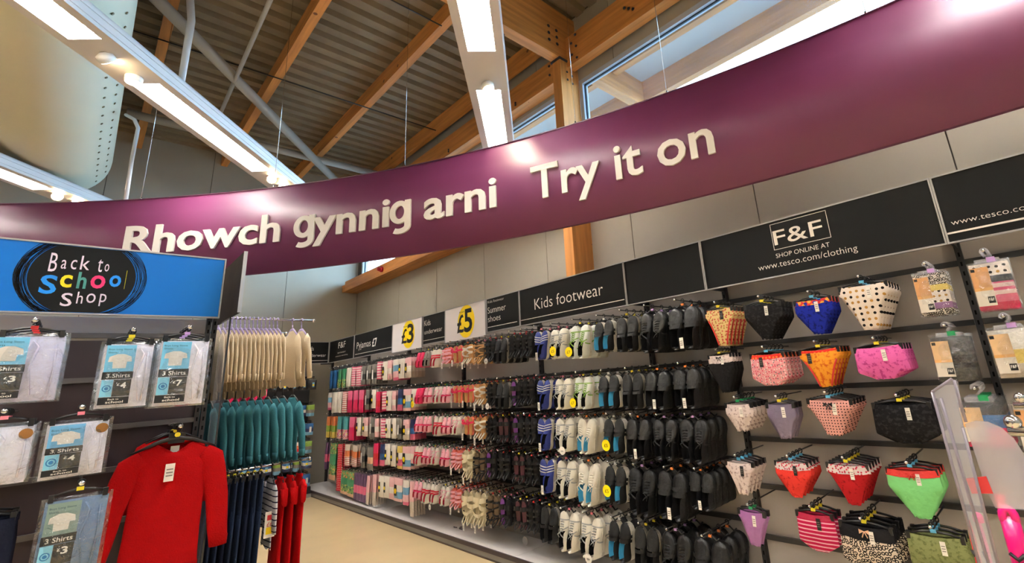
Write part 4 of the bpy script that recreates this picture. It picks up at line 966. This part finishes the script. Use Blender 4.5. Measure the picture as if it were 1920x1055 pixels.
skin = mat('pack_photo_tan', (206, 150, 96), .5, var=.12, bscale=14); ph2 = mat('pack_photo_pale', (214, 176, 130), .5, var=.1, bscale=12)
MP = [(1738, 505, .17, .27, [leo, ye, dotw, lil, leo], skin, 'l', 'multipack of leopard, yellow, purple and spotted briefs', 0), (1848, 482, .165, .255, [dotw, ctk, stripeP, p2, p3], skin, 'l', 'multipack of spotted, black, striped and hot pink briefs', 0),
      (1775, 620, .17, .24, [k1, lk, k1], ph2, 'g', 'multipack of black briefs with green size clip', 1), (1885, 604, .17, .24, [w1, ye, w2], ph2, 'l', 'multipack of white and cream briefs', 1),
      (1832, 738, .165, .2, [k1, b1, p3, p3], ph2, 'g', 'multipack of black, blue and hot pink briefs', 2), (1925, 742, .165, .22, [w2, or1, w2], skin, 'w', 'multipack of beige briefs behind the chrome arm', 2)]
for px, py, w, h, ms, ph, hc, desc, row in MP:
    p = at(px, py, 1, 2.80); stack(multipack(w, h, ms, ph, hc), desc, 'underwear', p.x, p.z+.026, row, n=4, y0=2.79, jit=.03, zmin=(1.64, 1.345, .1)[row])
dh = tag(ob('fallen_hanger', hanger_shoe('w').xform(lambda x, y, z: (x*1.6, z*1.3, -y)), None, (at(862, 988, 2, .09).x, 2.9, .088)), 'small black hanger lying on the grey base shelf under the sandals', 'hanger')
dl = tag(ob('fallen_disc', MB(mat('disc_grey', (170, 165, 160), .4)).lathe([(.035, 0), (.035, .004)], (0, 0, 0), 'y', 18), None, (at(985, 1028, 1, 2.98).x, 2.98, .115)), 'grey round plastic disc standing on the base shelf under the trainers', 'disc')

# ================================================================== LEFT SCHOOL DISPLAY
XG = -3.62
PLUM = mat('panel_dark_plum', (48, 34, 38), .5)
t = empty('school_display', (XG, -.35, 0), PI/2, 'free-standing school clothes display unit with blue sign, at the left', 'shelving'); gd = t
ob('back_panel', MB(PLUM).box(-.9, .85, .0, .02, .12, 1.86), t); ob('top_panel', MB(GBACK).box(-.9, .85, .0, .02, 1.86, 1.985), t)
ob('carcass', MB(BLACKF).box(-.9, .87, .022, 1.8, .0, 1.95), t); ob('base_shelf', MB(BLACKF).box(-.9, .87, -.45, .0, .0, .12), t)
for z in (1.885, 1.655, 1.41, 1.2, .95, .6): ob('back_rail', MB(mat('rail_grey', (92, 88, 88), .35, .3)).box(-.9, .845, -.022, -.002, z-.013, z+.013), t)
for x in (.855, .885):
    u = MB(BLACKF).box(x-.012, x+.012, -.03, 0, .1, 2.2); u.use(mat('slot_black', (8, 8, 8)))
    z = .2
    while z < 2.15: u.box(x-.004, x+.004, -.031, -.03, z, z+.022); z += .05
    ob('upright', u, t)
BLU = mat('sign_blue', (10, 112, 200), .45, spec=.25)
def text_box(mb, txt, u0, u1, v0, v1, off=0., w=.0025, rot=0.):
    v, f, wd = glyphs(txt, off); ys_ = [p[1] for p in v]; y0, y1 = min(ys_), max(ys_)
    return mb.add([FRONT(u0+x/wd*(u1-u0), v0+(y-y0)/(y1-y0)*(v1-v0)+rot*x/wd*(u1-u0), w) for x, y, z in v], f)
def d_sch(t, A, hw, H):
    (cu, cv), (cl, _), (cr_, _) = A(152, 520), A(46, 520), A(258, 520); R0 = (cr_-cl)/2; cu = (cl+cr_)/2
    cl_ = lambda v: min(H-.011, max(.011, v)); b = MB(SIGNK)
    b.add([(cu+R0*.97*math.cos(2*PI*k/48), -.0012, cl_(cv+R0*.97*math.sin(2*PI*k/48))) for k in range(48)], [tuple(range(48))]); dd = ob('dark_scribble_disc', b, t)
    sb = MB(SIGNK); rnd = random.Random(4)
    for q in range(26):
        ex, ey = R0*rnd.uniform(.98, 1.16), R0*rnd.uniform(.98, 1.16); du, dv = rnd.uniform(-.008, .008), rnd.uniform(-.008, .008); ph = rnd.uniform(0, 6)
        pts = [(cu+du+ex*math.cos(ph+k*.13)*(1+.0015*k), cl_(cv+dv+ey*math.sin(ph+k*.13))) for k in range(rnd.randint(20, 46))]
        for (a, c), (d, e) in zip(pts[:-1], pts[1:]):
            if (c <= .0111 and e <= .0111) or (c >= H-.0111 and e >= H-.0111): continue
            L = math.hypot(d-a, e-c) or 1; nx, ny = -(e-c)/L*.0011, (d-a)/L*.0011
            sb.add([(a+nx, -.0016, c+ny), (a-nx, -.0016, c-ny), (d-nx, -.0016, e-ny), (d+nx, -.0016, e+ny)], [(0, 1, 2, 3)])
    s = ob('scribble_lines', sb, t); s['kind'] = 'stuff'
    def g(txt, px0, py0, px1, py1, col, off=.03):
        (u0, v0), (u1, v1) = A(px0, py1), A(px1, py0); v0 = A((px0+px1)/2, py1)[1]; v1 = A((px0+px1)/2, py0)[1]
        ob('lettering', text_box(MB(col), txt, u0, u1, v0, v1, off, .003), dd)
    W_ = mat('sign_letter_pink_white', (240, 222, 236), .5); CB = mat('sign_letter_blue', (0, 140, 232), .5); CT = mat('sign_letter_teal', (72, 150, 140), .5); CP = mat('sign_letter_pink', (236, 40, 110), .5); CYY = mat('sign_letter_yellow', (246, 226, 20), .5)
    g('B', 89, 474, 112, 509, W_, .0); g('a', 113, 487, 127, 504, W_, 0); g('c', 131, 487, 146, 505, W_, 0); g('k', 149, 480, 172, 506, W_, 0); g('t', 181, 486, 195, 510, W_, 0); g('o', 195, 495, 206, 509, W_, 0)
    g('S', 70, 515, 111, 551, CB); g('c', 110, 515, 138, 539, CYY); g('h', 142, 510, 166, 541, CT); g('o', 167, 516, 200, 541, CP); g('o', 203, 516, 229, 538, CB); g('l', 232, 507, 239, 542, CYY)
    g('S', 111, 549, 138, 574, W_, .01); g('h', 142, 547, 158, 569, W_, .0); g('o', 160, 550, 181, 568, W_, 0); g('p', 184, 551, 201, 574, W_, 0)
header(-1.2, .536, 'bright blue header sign reading Back to School Shop', d_sch, ax='x', pos=-3.48, mt=BLU, z0=1.977, z1=2.34)
bk = empty('header_sign', (-3.53, .585, 1.98), 0, 'dark sign board seen edge-on, jutting out beside the blue sign', 'sign')
ob('sign_panel', MB(mat('board_back_brown', (40, 32, 26), .8, var=.4, bscale=5)).box(-.30, .29, -.006, .0, 0, .36), bk); ob('sign_face', MB(SIGNK).box(-.30, .29, .0, .008, 0, .36), bk); ob('sign_edge', MB(FRAMEG).box(.29, .297, -.008, .01, 0, .36), bk)
xa = at(431, 640, 1, .58).x
ac = empty('acrylic_divider', (xa, .57, .1), 0, 'clear acrylic divider panel at the side of the school display', 'panel')
ob('clear_panel', MB(ACRYL).box(XG-xa+.03, 0, -.003, .003, 0, 1.87), ac); ob('dark_edge', MB(ACEDGE).box(-.003, .003, -.004, .004, 0, 1.87), ac)

# shirt packs
SKY = mat('card_sky_blue', (110, 186, 222), .4); SKY2 = mat('card_light_blue', (130, 200, 226), .4); NAVYC = mat('card_badge_blue', (50, 120, 180), .4); SHW = mat('shirt_white', (238, 230, 240), .6, bump=.6, bscale=16); SHL = mat('shirt_lilac', (218, 210, 232), .6, bump=.6, bscale=16); SHB = mat('shirt_blue', (108, 134, 168), .6, bump=.6, bscale=16)
CREAMC = mat('card_icon_cream', (222, 214, 206), .5)
def shirt_pack(price, w, h, sh, card, cx0=-.42, cx1=.16, clip='y', badge=False):
    ps = []; c0, c1 = w*cx0, w*cx1; cw = c1-c0; D = .026
    ps.append(('folded_shirt', pillow(w*.93, h*.93, .04, [sh], z1=-.014, nz=.0025), None))
    co = MB(sh); co.tube([(c1+.012, -.018, -.03), (c1+.03, -.026, -.06), (c1+.012, -.028, -h*.5), (c1+.03, -.024, -h*.9)], [.004, .008, .006, .004], 5, flat=.5); co.tube([(w*.36, -.016, -.05), (w*.38, -.02, -h*.5), (w*.35, -.018, -h*.9)], .004, 4); ps.append(('shirt_fold', co, 0))
    k = MB(card); flat(k, FRONT, c0, c1, -h*.46, -.02, D); ps.append(('card', k, None)); ci = len(ps)-1
    i = MB(CREAMC); m_ = (c0+c1)/2; z0, z1 = -h*.41, -h*.2; sw = cw*.3
    pts = [(m_-sw*.4, z1), (m_-sw*1.25, z1-.012), (m_-sw*1.35, z1-.034), (m_-sw*.8, z1-.034), (m_-sw*.75, z0), (m_+sw*.75, z0), (m_+sw*.8, z1-.034), (m_+sw*1.35, z1-.034), (m_+sw*1.25, z1-.012), (m_+sw*.4, z1)]
    i.add([FRONT(u, v, D+.0012) for u, v in pts], [tuple(range(10))[::-1]]); ps.append(('shirt_picture', i, ci))
    s = MB(mat('card_small_print', (30, 60, 80), .5)); text_on(s, 'Boys Long Sleeve', FRONT, c0+.006, c0+cw*.86, -.042, .008, D+.0012); text_on(s, 'Shirts', FRONT, c0+.006, c0+cw*.36, -.056, .008, D+.0012); ps.append(('lettering', s, ci))
    b = MB(CARDK); flat(b, FRONT, c0-.002, c1+.002, -h*.57, -h*.46, D+.001); flat(b, FRONT, c0+cw*.4, c1, -h*.82, -h*.575, D+.001); flat(b, FRONT, c0-.002, c1, -h*.93, -h*.825, D+.001); ps.append(('black_band', b, None)); bi = len(ps)-1
    q = MB(SKY2); flat(q, FRONT, c0, c0+cw*.39, -h*.82, -h*.575, D+.001); q.use(NAVYC); disc(q, FRONT, c0+cw*.195, -h*.7, cw*.15, D+.0022, 18); q.use(SKY2); disc(q, FRONT, c0+cw*.195, -h*.7, cw*.11, D+.003, 18); q.use(NAVYC); disc(q, FRONT, c0+cw*.195, -h*.7, cw*.07, D+.0036, 14); ps.append(('badge', q, None))
    l = MB(LETW); text_on(l, '3 Shirts', FRONT, c0+cw*.12, c1-cw*.08, -h*.545, h*.06, D+.003, .012); text_on(l, '£', FRONT, c0+cw*.52, c0+cw*.62, -h*.665, h*.035, D+.003, .02); text_on(l, price, FRONT, c0+cw*.64, c0+cw*.84, -h*.7, h*.085, D+.003, .04)
    text_on(l, 'Back to', FRONT, c0+cw*.3, c0+cw*.66, -h*.868, h*.025, D+.003, .01); text_on(l, 'school', FRONT, c0+cw*.24, c0+cw*.82, -h*.912, h*.034, D+.003, .02); ps.append(('lettering', l, bi))
    if badge: ps.append(('foil_badge', disc(MB(mat('foil_gold', (180, 130, 80), .25, .8)), FRONT, w*.36, -.045, .02, D+.001, 18), None))
    ps.append(('film', pillow(w*1.06, h, .07, [film('film_blue_tint', (246, 251, 253), .2, 15, .06)], n=9, nz=.004), None))
    hg = clip_hanger(w*.8, clip=clip); hg.shift(0, 0, .004); ps.append(('hanger', hg, None))
    return Proto('shirt_pack', ps, .048)
def put_pack(P, y, z, desc, cat, n=3, x=-3.05, grp='shirt packs on the school display', jit=.03, spot='school display', scale=1., back=None):
    zr = z+P.hz*scale; rz = PI/2+random.uniform(-jit, jit); tl = random.uniform(-.02, .02); dx = (P.yhi-P.ylo)*scale*1.01+.006
    xt = x-P.ylo*scale+.016; n = max(1, min(n, int((x-XG-.03-P.yhi*scale)/dx)+1))
    m = MB(K()).tube([(y+.35, -.0, zr), (y+.35, XG-xt, zr)], .0045, 8); m.merge(MB(CHROME).lathe([(.003, 0), (.010, .004), (.010, .012), (.003, .016)], (y+.35, XG-xt-.014, zr), 'y', 10)); ob('hook', m, gd)
    r = P.full((x, y, zr), rz, desc, cat, grp, tl, scale)
    for k in range(1, n): P.joined((x-dx*k, y, zr), rz, f'{short(desc.replace("pack of three ", ""), 6)}, {ORD[k]} from front, {spot}', cat, grp+', behind the front ones, '+spot, tl, back or scale)
    return r
put_pack(shirt_pack('7', .2, .325, SHW, SKY, -.44, .1, 'l'), .347, 1.815, 'pack of three white shirts priced £7, top row beside the uprights', 'shirts', spot='top row, right')
put_pack(shirt_pack('4', .182, .30, SHW, SKY, -.42, .12, 'y'), .144, 1.80, 'pack of three white shirts priced £4 in the middle of the top row', 'shirts', spot='top row, middle')
put_pack(shirt_pack('3', .21, .283, SHL, SKY, -.5, -.02, 'r'), -.165, 1.835, 'pack of three lilac-white shirts priced £3, cut by the left edge of the top row', 'shirts', jit=.02, spot='top row, left')
put_pack(shirt_pack('4', .2, .232, SHW, mat('card_sky_blue2', (104, 170, 214), .4), -.42, .1, 'p', True), .024, 1.47, 'pack of white shirts priced £4 with gold badge, left of the red jumper', 'shirts', n=1, spot='second row, middle')
put_pack(shirt_pack('6', .19, .232, SHW, mat('card_sky_blue2', (104, 170, 214)), -.5, -.1, 'p', True), -.192, 1.475, 'pack of three white shirts with dark gold badge, second row at the left edge', 'shirts', spot='second row, left')
put_pack(shirt_pack('3', .2, .3, SHB, mat('card_sage', (126, 150, 142), .4), -.42, .06, 'y'), .065, 1.165, 'pack of three pale blue shirts priced £3 in the bottom row', 'shirts', n=1, spot='bottom row')

# garments
def garment(sw=.155, L=.5, bw=.145, SL=.45, splay=.06, neck=.065, mt=None, rib=None, d=.035, short=False, seedv=0, vneck=.045, flare=1.05, sf=.5):
    rnd = random.Random(seedv); NS = 32; ph = rnd.uniform(0, 6)
    st = [(0, neck, .55), (-.006, neck*1.2, .7), (-.02, sw*.66, .62), (-.038, sw*.88, .75), (-.06, sw*.99, .85), (-.1, sw*.97, 1), (-.16, bw, 1), (-.26, bw*.99, 1), (-.26-(L-.26)*.4, bw*1.0, 1), (-.26-(L-.26)*.7, bw*(1+flare)/2, 1), (-L*.93, bw*flare, .9), (-L, bw*flare, .8)]
    R_ = []
    for j, (z, hw, dd) in enumerate(st):
        r = []
        for k in range(NS):
            a = 2*PI*k/NS; x = hw*math.cos(a); fr = max(0, -math.sin(a)); wr = 1+.16*math.sin(4*a+ph+z*14)*min(1, j/4)
            sc = vneck*max(0, 1-abs(x)/neck)*fr if j < 3 else 0
            r.append((x, d*dd*math.sin(a)*wr, z-sc+(.008*math.sin(5*a+ph) if j == len(st)-1 else 0)))
        R_.append(r)
    b = MB(mt).rings(R_)
    for s in (-1, 1):
        q = rnd.uniform(-.02, .02)
        e = d/.035; q *= e*.4; pts = [(s*sw*.72, 0, -.055), (s*sw*.98, 0, -.085), (s*(sw+.01), -.002*e, -.14), (s*(sw+.015+splay*.4), -.004*e+q, -SL*.55), (s*(sw+.01+splay*.8), -.006*e+q, -SL*.85), (s*(sw+.01+splay), -.006*e+q, -SL)]
        b.tube(pts, [.042, .05, .05, .045, .04, .036], 12, flat=1, fa=sf)
    ps = [('fabric', b, None)]
    rb_ = MB(rib or mt); rb_.rings([[(x*1.03, y*1.05, z+.002) for x, y, z in R_[0]], [(x*1.02, y*1.1, z-.001) for x, y, z in R_[1]]]); ps.append(('neckband', rb_, 0))
    if not short:
        for s in (-1, 1): ps.append(('cuff', MB(rib or mt).tube([(s*(sw+.01+splay*.97), -.006*d/.035, -SL+.03), (s*(sw+.01+splay), -.006*d/.035, -SL-.012)], [.038, .035], 12, flat=1, fa=sf*1.02), 0))
        hb = [[(x*1.02, y*1.04, z) for x, y, z in R_[-2]], [(x*1.02, y*1.04, z-.004) for x, y, z in R_[-1]]]; ps.append(('hem', MB(rib or mt).rings(hb), 0))
    return ps
def top_hanger(mt, w=.13, z=0., hook=.09):
    m = MB(mt).tube([(-w, 0, -.045+z), (-w*.6, 0, -.014+z), (-.02, 0, .01+z), (.02, 0, .01+z), (w*.6, 0, -.014+z), (w, 0, -.045+z)], [.006, .008, .01, .01, .008, .006], 8, fa=.55)
    m.tube([(0, 0, .01+z), (0, 0, hook-.05+z)], .004, 6); return loop(m, hook-.014+z, R=.0125, r=.004, stem=.03)
RED = mat('jumper_red', (168, 8, 12), .9, bump=.5, bscale=160); REDR = mat('jumper_red_rib', (156, 8, 12), .9, bump=.6, bscale=240)
ps = garment(.150, .56, .135, .47, .055, .07, RED, REDR, .03, seedv=3, sf=.55)
hp = MB(K()).tube([(-.155, 0, -.03), (-.06, -.006, .012), (0, -.008, .026), (.06, -.006, .012), (.155, 0, -.03)], [.007, .015, .02, .015, .007], 8, flat=.6).box(-.03, .03, -.02, -.004, .0, .045)
loop(hp, .076, R=.0140, r=.005, stem=.034); hp.use(CLIPC['y']).lathe([(.011, -.026), (.011, -.02)], (0, 0, .038), 'y', 10)
ps.append(('hanger', hp, None)); ps.append(('neck_label', MB(TAGW).box(-.016, .016, -.004, -.002, -.05, -.012).shift(0, .0, 0), None)); ps.append(('swing_tag', swing_tag(-.012, -.085, -.048, .075, .034), None))
put_pack(Proto('jumper', ps, .076), .388, 1.312, 'bright red long-sleeved jumper on a black hanger, facing the shopper', 'jumper', 3, -3.27, 'red jumpers on the school display', scale=1.07, back=.70)
# dark trousers low at the left
def trousers(w, L, mt, leg=.075, seedv=0, d=.03):
    rnd = random.Random(seedv); b = MB(mt); ph = rnd.uniform(0, 6)
    rg = [[(w/2*f*math.cos(2*PI*k/20), d*math.sin(2*PI*k/20)*(1+.15*math.sin(3*2*PI*k/20+ph)), z) for k in range(20)] for z, f in ((0, 1), (-.03, 1.01), (-.1, 1.08), (-.2, 1.1))]
    b.rings(rg)
    for s in (-1, 1): b.tube([(s*w*.26, 0, -.17), (s*w*.27, 0, -L*.5), (s*w*.25, 0, -L*.8), (s*w*.26, 0, -L)], [w*.28, w*.26, w*.24, w*.24], 12, flat=1, fa=d/(w*.28)*.9)
    wb_ = MB(mt).rings([[(x*1.03, y*1.06, z) for x, y, z in rg[0]], [(x*1.03, y*1.06, z) for x, y, z in rg[1]]])
    return [('fabric', b, None), ('waistband', wb_, 0), ('hanger', clip_hanger(w*.9, clip='y').shift(0, 0, .01), None)]
nv = M_('trouser_navy', (22, 26, 42), rough=.8)
put_pack(Proto('school_trousers', trousers(.2, .7, nv), .054), -.2, 1.12, 'dark navy school trousers at the lower left corner', 'trousers', 3, grp='school trousers')

# side rails with hanging garments (arms point away from the display towards the window wall)
def arm(x, z, y1, name='chrome garment arm'):
    m = MB(CHROME).tube([(0, 0, 0), (0, y1-.55, 0)], .007, 8); m.box(-.012, .012, 0, .012, -.03, .03); m.lathe([(.004, 0), (.012, .004), (.012, .014), (.004, .018)], (0, y1-.55, 0), 'y', 10); o = ob('garment_arm', m.shift((x-XG) and 0, 0, 0), gd)
    o.parent = gd; o.matrix_parent_inverse = Matrix.Identity(4)
    # local frame of the unit: local x = world y + .35, local y = XG - world x
    o.rotation_euler = (0, 0, -PI/2); o.location = (.55+.35, XG-x, z); return o
arm(-3.9, 2.035, 1.17); arm(-4.7, 2.03, 1.2); arm(-4.25, 1.614, 1.22); arm(-3.9, 1.065, 1.21); arm(-5.25, 1.757, 1.24)
CRM = mat('cotton_cream_top', (226, 208, 178), .9, bump=.35, bscale=120); LIL = mat('hanger_lilac', (178, 160, 204), .4); TEALH = mat('hanger_teal', (60, 150, 160), .4)
TEA = mat('cotton_teal', (70, 132, 142), .9, bump=.35, bscale=120); PKT = mat('cotton_bright_pink', (226, 40, 96), .9); DEN = mat('denim', (40, 52, 76), .9, bump=.5, bscale=200, var=.25); DEN2 = mat('denim_dark', (30, 36, 56), .9, bump=.5, bscale=200, var=.2)
def gset(name, make, hang, hz, ys_, x, zr, cat, descs, yaw=.1, scale=1.):
    """garments side by side on one arm, all turned alike so that none runs into the next"""
    protos = [Proto(name, make(s)+[('hanger', hang, None)], hz) for s in (1, 2, 3)]; y = None
    need = (max(p.yhi for p in protos)-min(p.ylo for p in protos))*scale/math.cos(yaw)+.0012
    for i, y_ in enumerate(ys_):
        y = y_ if y is None else max(y_, y+need)
        d = descs(i, len(ys_)); protos[i % 3].full((x, y, zr), yaw+PI, d[0], cat, d[1], 0, scale)
    return y
mk = lambda s: garment(.125, .385, .12, .33, [.05, .07, .035][s-1], .055, CRM, CRM, .0085, seedv=s, flare=1.2, sf=.17)
yA = [.60+.0245*k for k in range(15)]+[1.04, 1.10]
def dA(i, n):
    if i == n-1: return ('cream long-sleeved top at the free end of the upper chrome arm', None)
    if i == n-2: return ('cream long-sleeved top hanging apart, second from the free end of the upper arm', None)
    return (f'cream long-sleeved top on lilac hanger, {ORD[n-1-i]} from the free end of the upper arm', 'cream tops packed tightly on the upper arm')
gset('long_sleeved_top', mk, top_hanger(LIL, .11, .0, .095), .081, yA, -3.9, 2.035, 'top', dA, .08)
mk2 = lambda s: garment(.125, .39, .12, .33, [.05, .07, .035][s-1], .055, CRM, CRM, .015, seedv=s, flare=1.2, sf=.3)
gset('long_sleeved_top', mk2, top_hanger(TEALH, .11, .0, .095), .081, [.67+.054*k for k in range(8)], -4.7, 2.03, 'top', lambda i, n: (f'cream long-sleeved top on teal hanger, {ORD[n-1-i]} from the end of the farther arm', 'cream tops on the farther arm'), .1, 1.08)
mk3 = lambda s: garment(.13, .40, .125, .36, [.045, .07, .06][s-1], .055, TEA, TEA, .016, seedv=s+5, flare=1.22, sf=.33)
def dT(i, n):
    if i == n-1: return ('teal long-sleeved top at the free end of the middle arm, nearest the sock wall', None)
    return (f'teal long-sleeved top, {ORD[n-1-i]} from the free end of the middle arm', 'teal tops on the middle arm')
gset('long_sleeved_top', mk3, top_hanger(K(), .12, .0, .13), .116, [.655+.05*k for k in range(10)]+[1.175], -4.25, 1.614, 'top', dT, .1, 1.09)
gset('pink_top', lambda s: garment(.13, .3, .12, .25, .03, .055, PKT, PKT, .016, seedv=s, sf=.3), top_hanger(K(), .12, .0, .095), .081, [1.0, 1.082, 1.163], -5.25, 1.757, 'top', lambda i, n: (f'{ORD[n-1-i]} bright pink top from the right, behind the cream and teal tops', 'bright pink tops'), .1, 1.167)
gset('jeans', lambda s: trousers(.17, .72, [DEN, DEN2, DEN][s-1], seedv=s, d=.0135)[:2], clip_hanger(.15, clip='y', R=.013).shift(0, 0, .012), .056, [.60+.036*k for k in range(10)], -3.9, 1.065, 'jeans', lambda i, n: ('dark denim jeans at the free end of the row under the teal tops', None) if i == n-1 else (f'dark denim jeans, {ORD[n-1-i]} from the free end of the row under the teal tops', 'jeans on the lower arm'), .0)
strp = mat_print('print_navy_stripe', (200, 196, 200), (30, 34, 60), 'stripes', 30, .22)
gset('striped_top', lambda s: garment(.11, .4, .105, .3, .03, .05, strp, strp, .012, seedv=s, sf=.25), top_hanger(K(), .10, .0, .095), .081, [.99], -3.9, 1.065, 'top', lambda i, n: ('white top with navy stripes between the jeans and the red dresses', None), .0)
REDS = mat('dress_red', (176, 10, 14), .85, bump=.3, bscale=120)
gset('red_dress', lambda s: garment(.09, .85, .11, .12, .0, .05, REDS, REDS, .02, short=True, seedv=s, flare=1.5, sf=.4), top_hanger(K(), .08, .0, .095), .081, [1.045, 1.10, 1.16], -3.9, 1.065, 'dress', lambda i, n: ('long red school dress, %s from the free end of the lower arm' % ['third', 'second', 'first'][i], None), .0)
pt = tag(ob('price_ticket', MB(TAGW).box(-.03, .03, -.002, 0, -.15, 0).use(YEL).box(-.02, .02, -.003, -.002, -.13, -.09).use(mat('ticket_red', (200, 40, 50), .5)).box(-.018, .016, -.003, -.002, -.05, -.02), None, None, PI/2), 'white price ticket with yellow square pinned to the jeans', 'ticket')
q = at(508, 958, 0, -3.795); pt.location = q; ob('lettering', text_on(MB(mat('ticket_red', (200, 40, 50))), '£6', FRONT, -.018, .014, -.085, .024, .0035), pt)

# ================================================================== NEAR RIGHT: clear stand, chrome arm, pink bags
Y0 = 1.2
P2 = lambda px, py, y=Y0: (lambda p: (p.x, p.z))(at(px, py, 1, y))
FR = MB(CLEAR); f2 = lambda u, v, d: (u, Y0+d, v)
st = empty('acrylic_stand', (0, 0, 0), 0, 'clear plastic display stand with a rounded end, close to the camera at the right', 'stand')
ob('clear_bar', MB(CLEAR).prism([P2(*q) for q in ((1749, 734), (1837, 1060), (1872, 1060), (1806, 800), (1796, 716), (1784, 709))], f2, -.006, .006), st)
eg = MB(mat('clear_edge', (150, 140, 150), .15, alpha=.75))
for a, b_ in (((1749, 734), (1838, 1060)), ((1806, 800), (1873, 1060)), ((1749, 734), (1786, 709)), ((1765, 745), (1856, 1060)), ((1790, 712), (1812, 790))): (u0, v0), (u1, v1) = P2(*a), P2(*b_); eg.tube([(u0, Y0-.007, v0), (u1, Y0-.007, v1)], .0028, 6)
ob('bar_edge', eg, st)
cpx = [(1808, 796), (1828, 790), (1850, 792), (1876, 803), (1900, 824), (1918, 852), (1932, 890), (1940, 960), (1865, 955), (1850, 925)]
ob('rounded_panel', MB(mat('clear_plastic_milky', (215, 208, 216), .2, alpha=.36)).prism([P2(*q) for q in cpx][::-1], f2, .012, .018), st)
ob('grey_strip', MB(mat('clear_strip_grey', (140, 142, 142), .3, alpha=.45)).prism([P2(*q) for q in ((1858, 884), (1930, 880), (1932, 908), (1864, 908))][::-1], f2, .019, .023), st)
ob('red_insert', MB(mat('insert_red', (226, 60, 60), .4, alpha=.8)).prism([P2(*q) for q in ((1811, 897), (1849, 893), (1862, 925), (1822, 925))][::-1], f2, .0, .004), st)
arm_ = empty('chrome_arm', (0, 0, 0), 0, 'chrome display arms with ball ends behind the clear stand', 'arm'); Y1 = 1.5
for (bx_, by_, r) in ((1899, 791, .0165), (1912, 745, .011)):
    u, v = P2(bx_, by_, Y1); m = MB(CHROME).lathe([(r*math.sin(a), -r*math.cos(a)) for a in [PI*k/8 for k in range(9)]], (u, Y1, v), 'z', 14, False); ob('ball_end', m, arm_)
u, v = P2(1890, 808, Y1); ob('tube', MB(CHROME).tube([(u, Y1, v), (u+.3, Y1, v)], .011, 12), arm_); u, v = P2(1900, 760, Y1); ob('tube', MB(CHROME).tube([(u, Y1+.01, v), (u+.3, Y1+.01, v)], .007, 12), arm_)
HP = mat('bag_hot_pink', (232, 16, 128), .3, coat=.4); RDB = mat('bag_red', (216, 24, 44), .3, coat=.4)
def bag(x0, y0_, x1, y1_, y, mt, label, loop=True):
    (u0, v1), (u1, v0) = P2(x0, y0_, y), P2(x1, y1_, y); cx = (u0+u1)/2
    t = empty('bag', (cx, y, v1), 0, label, 'bag'); w, h = abs(u1-u0), abs(v1-v0)
    ob('bag_body', pillow(w, h, .06, [mt], 9, nz=.0006), t)
    if loop: ob('handle', MB(mt).tube([(-w*.3, 0, -.01)]+[(-w*.3*math.cos(PI*k/8), 0, .0+w*.45*math.sin(PI*k/8)) for k in range(9)]+[(w*.3, 0, -.01)], .008, 8), t)
    ob('trim', MB(K()).tube([(-w*.35, -.028, -h*.35), (0, -.034, -h*.4), (w*.35, -.028, -h*.35)], .004, 6), t)
bag(1832, 968, 1880, 1140, 1.32, HP, 'hot pink shiny bag seen through the bottom of the clear stand')
bag(1872, 965, 1965, 1160, 1.42, HP, 'hot pink bag with looped handle at the right edge')
bag(1818, 975, 1850, 1120, 1.44, RDB, 'red bag peeping out left of the hot pink bags', False); bag(1862, 925, 1905, 1000, 1.48, RDB, 'red bag behind the looped pink handle', False)
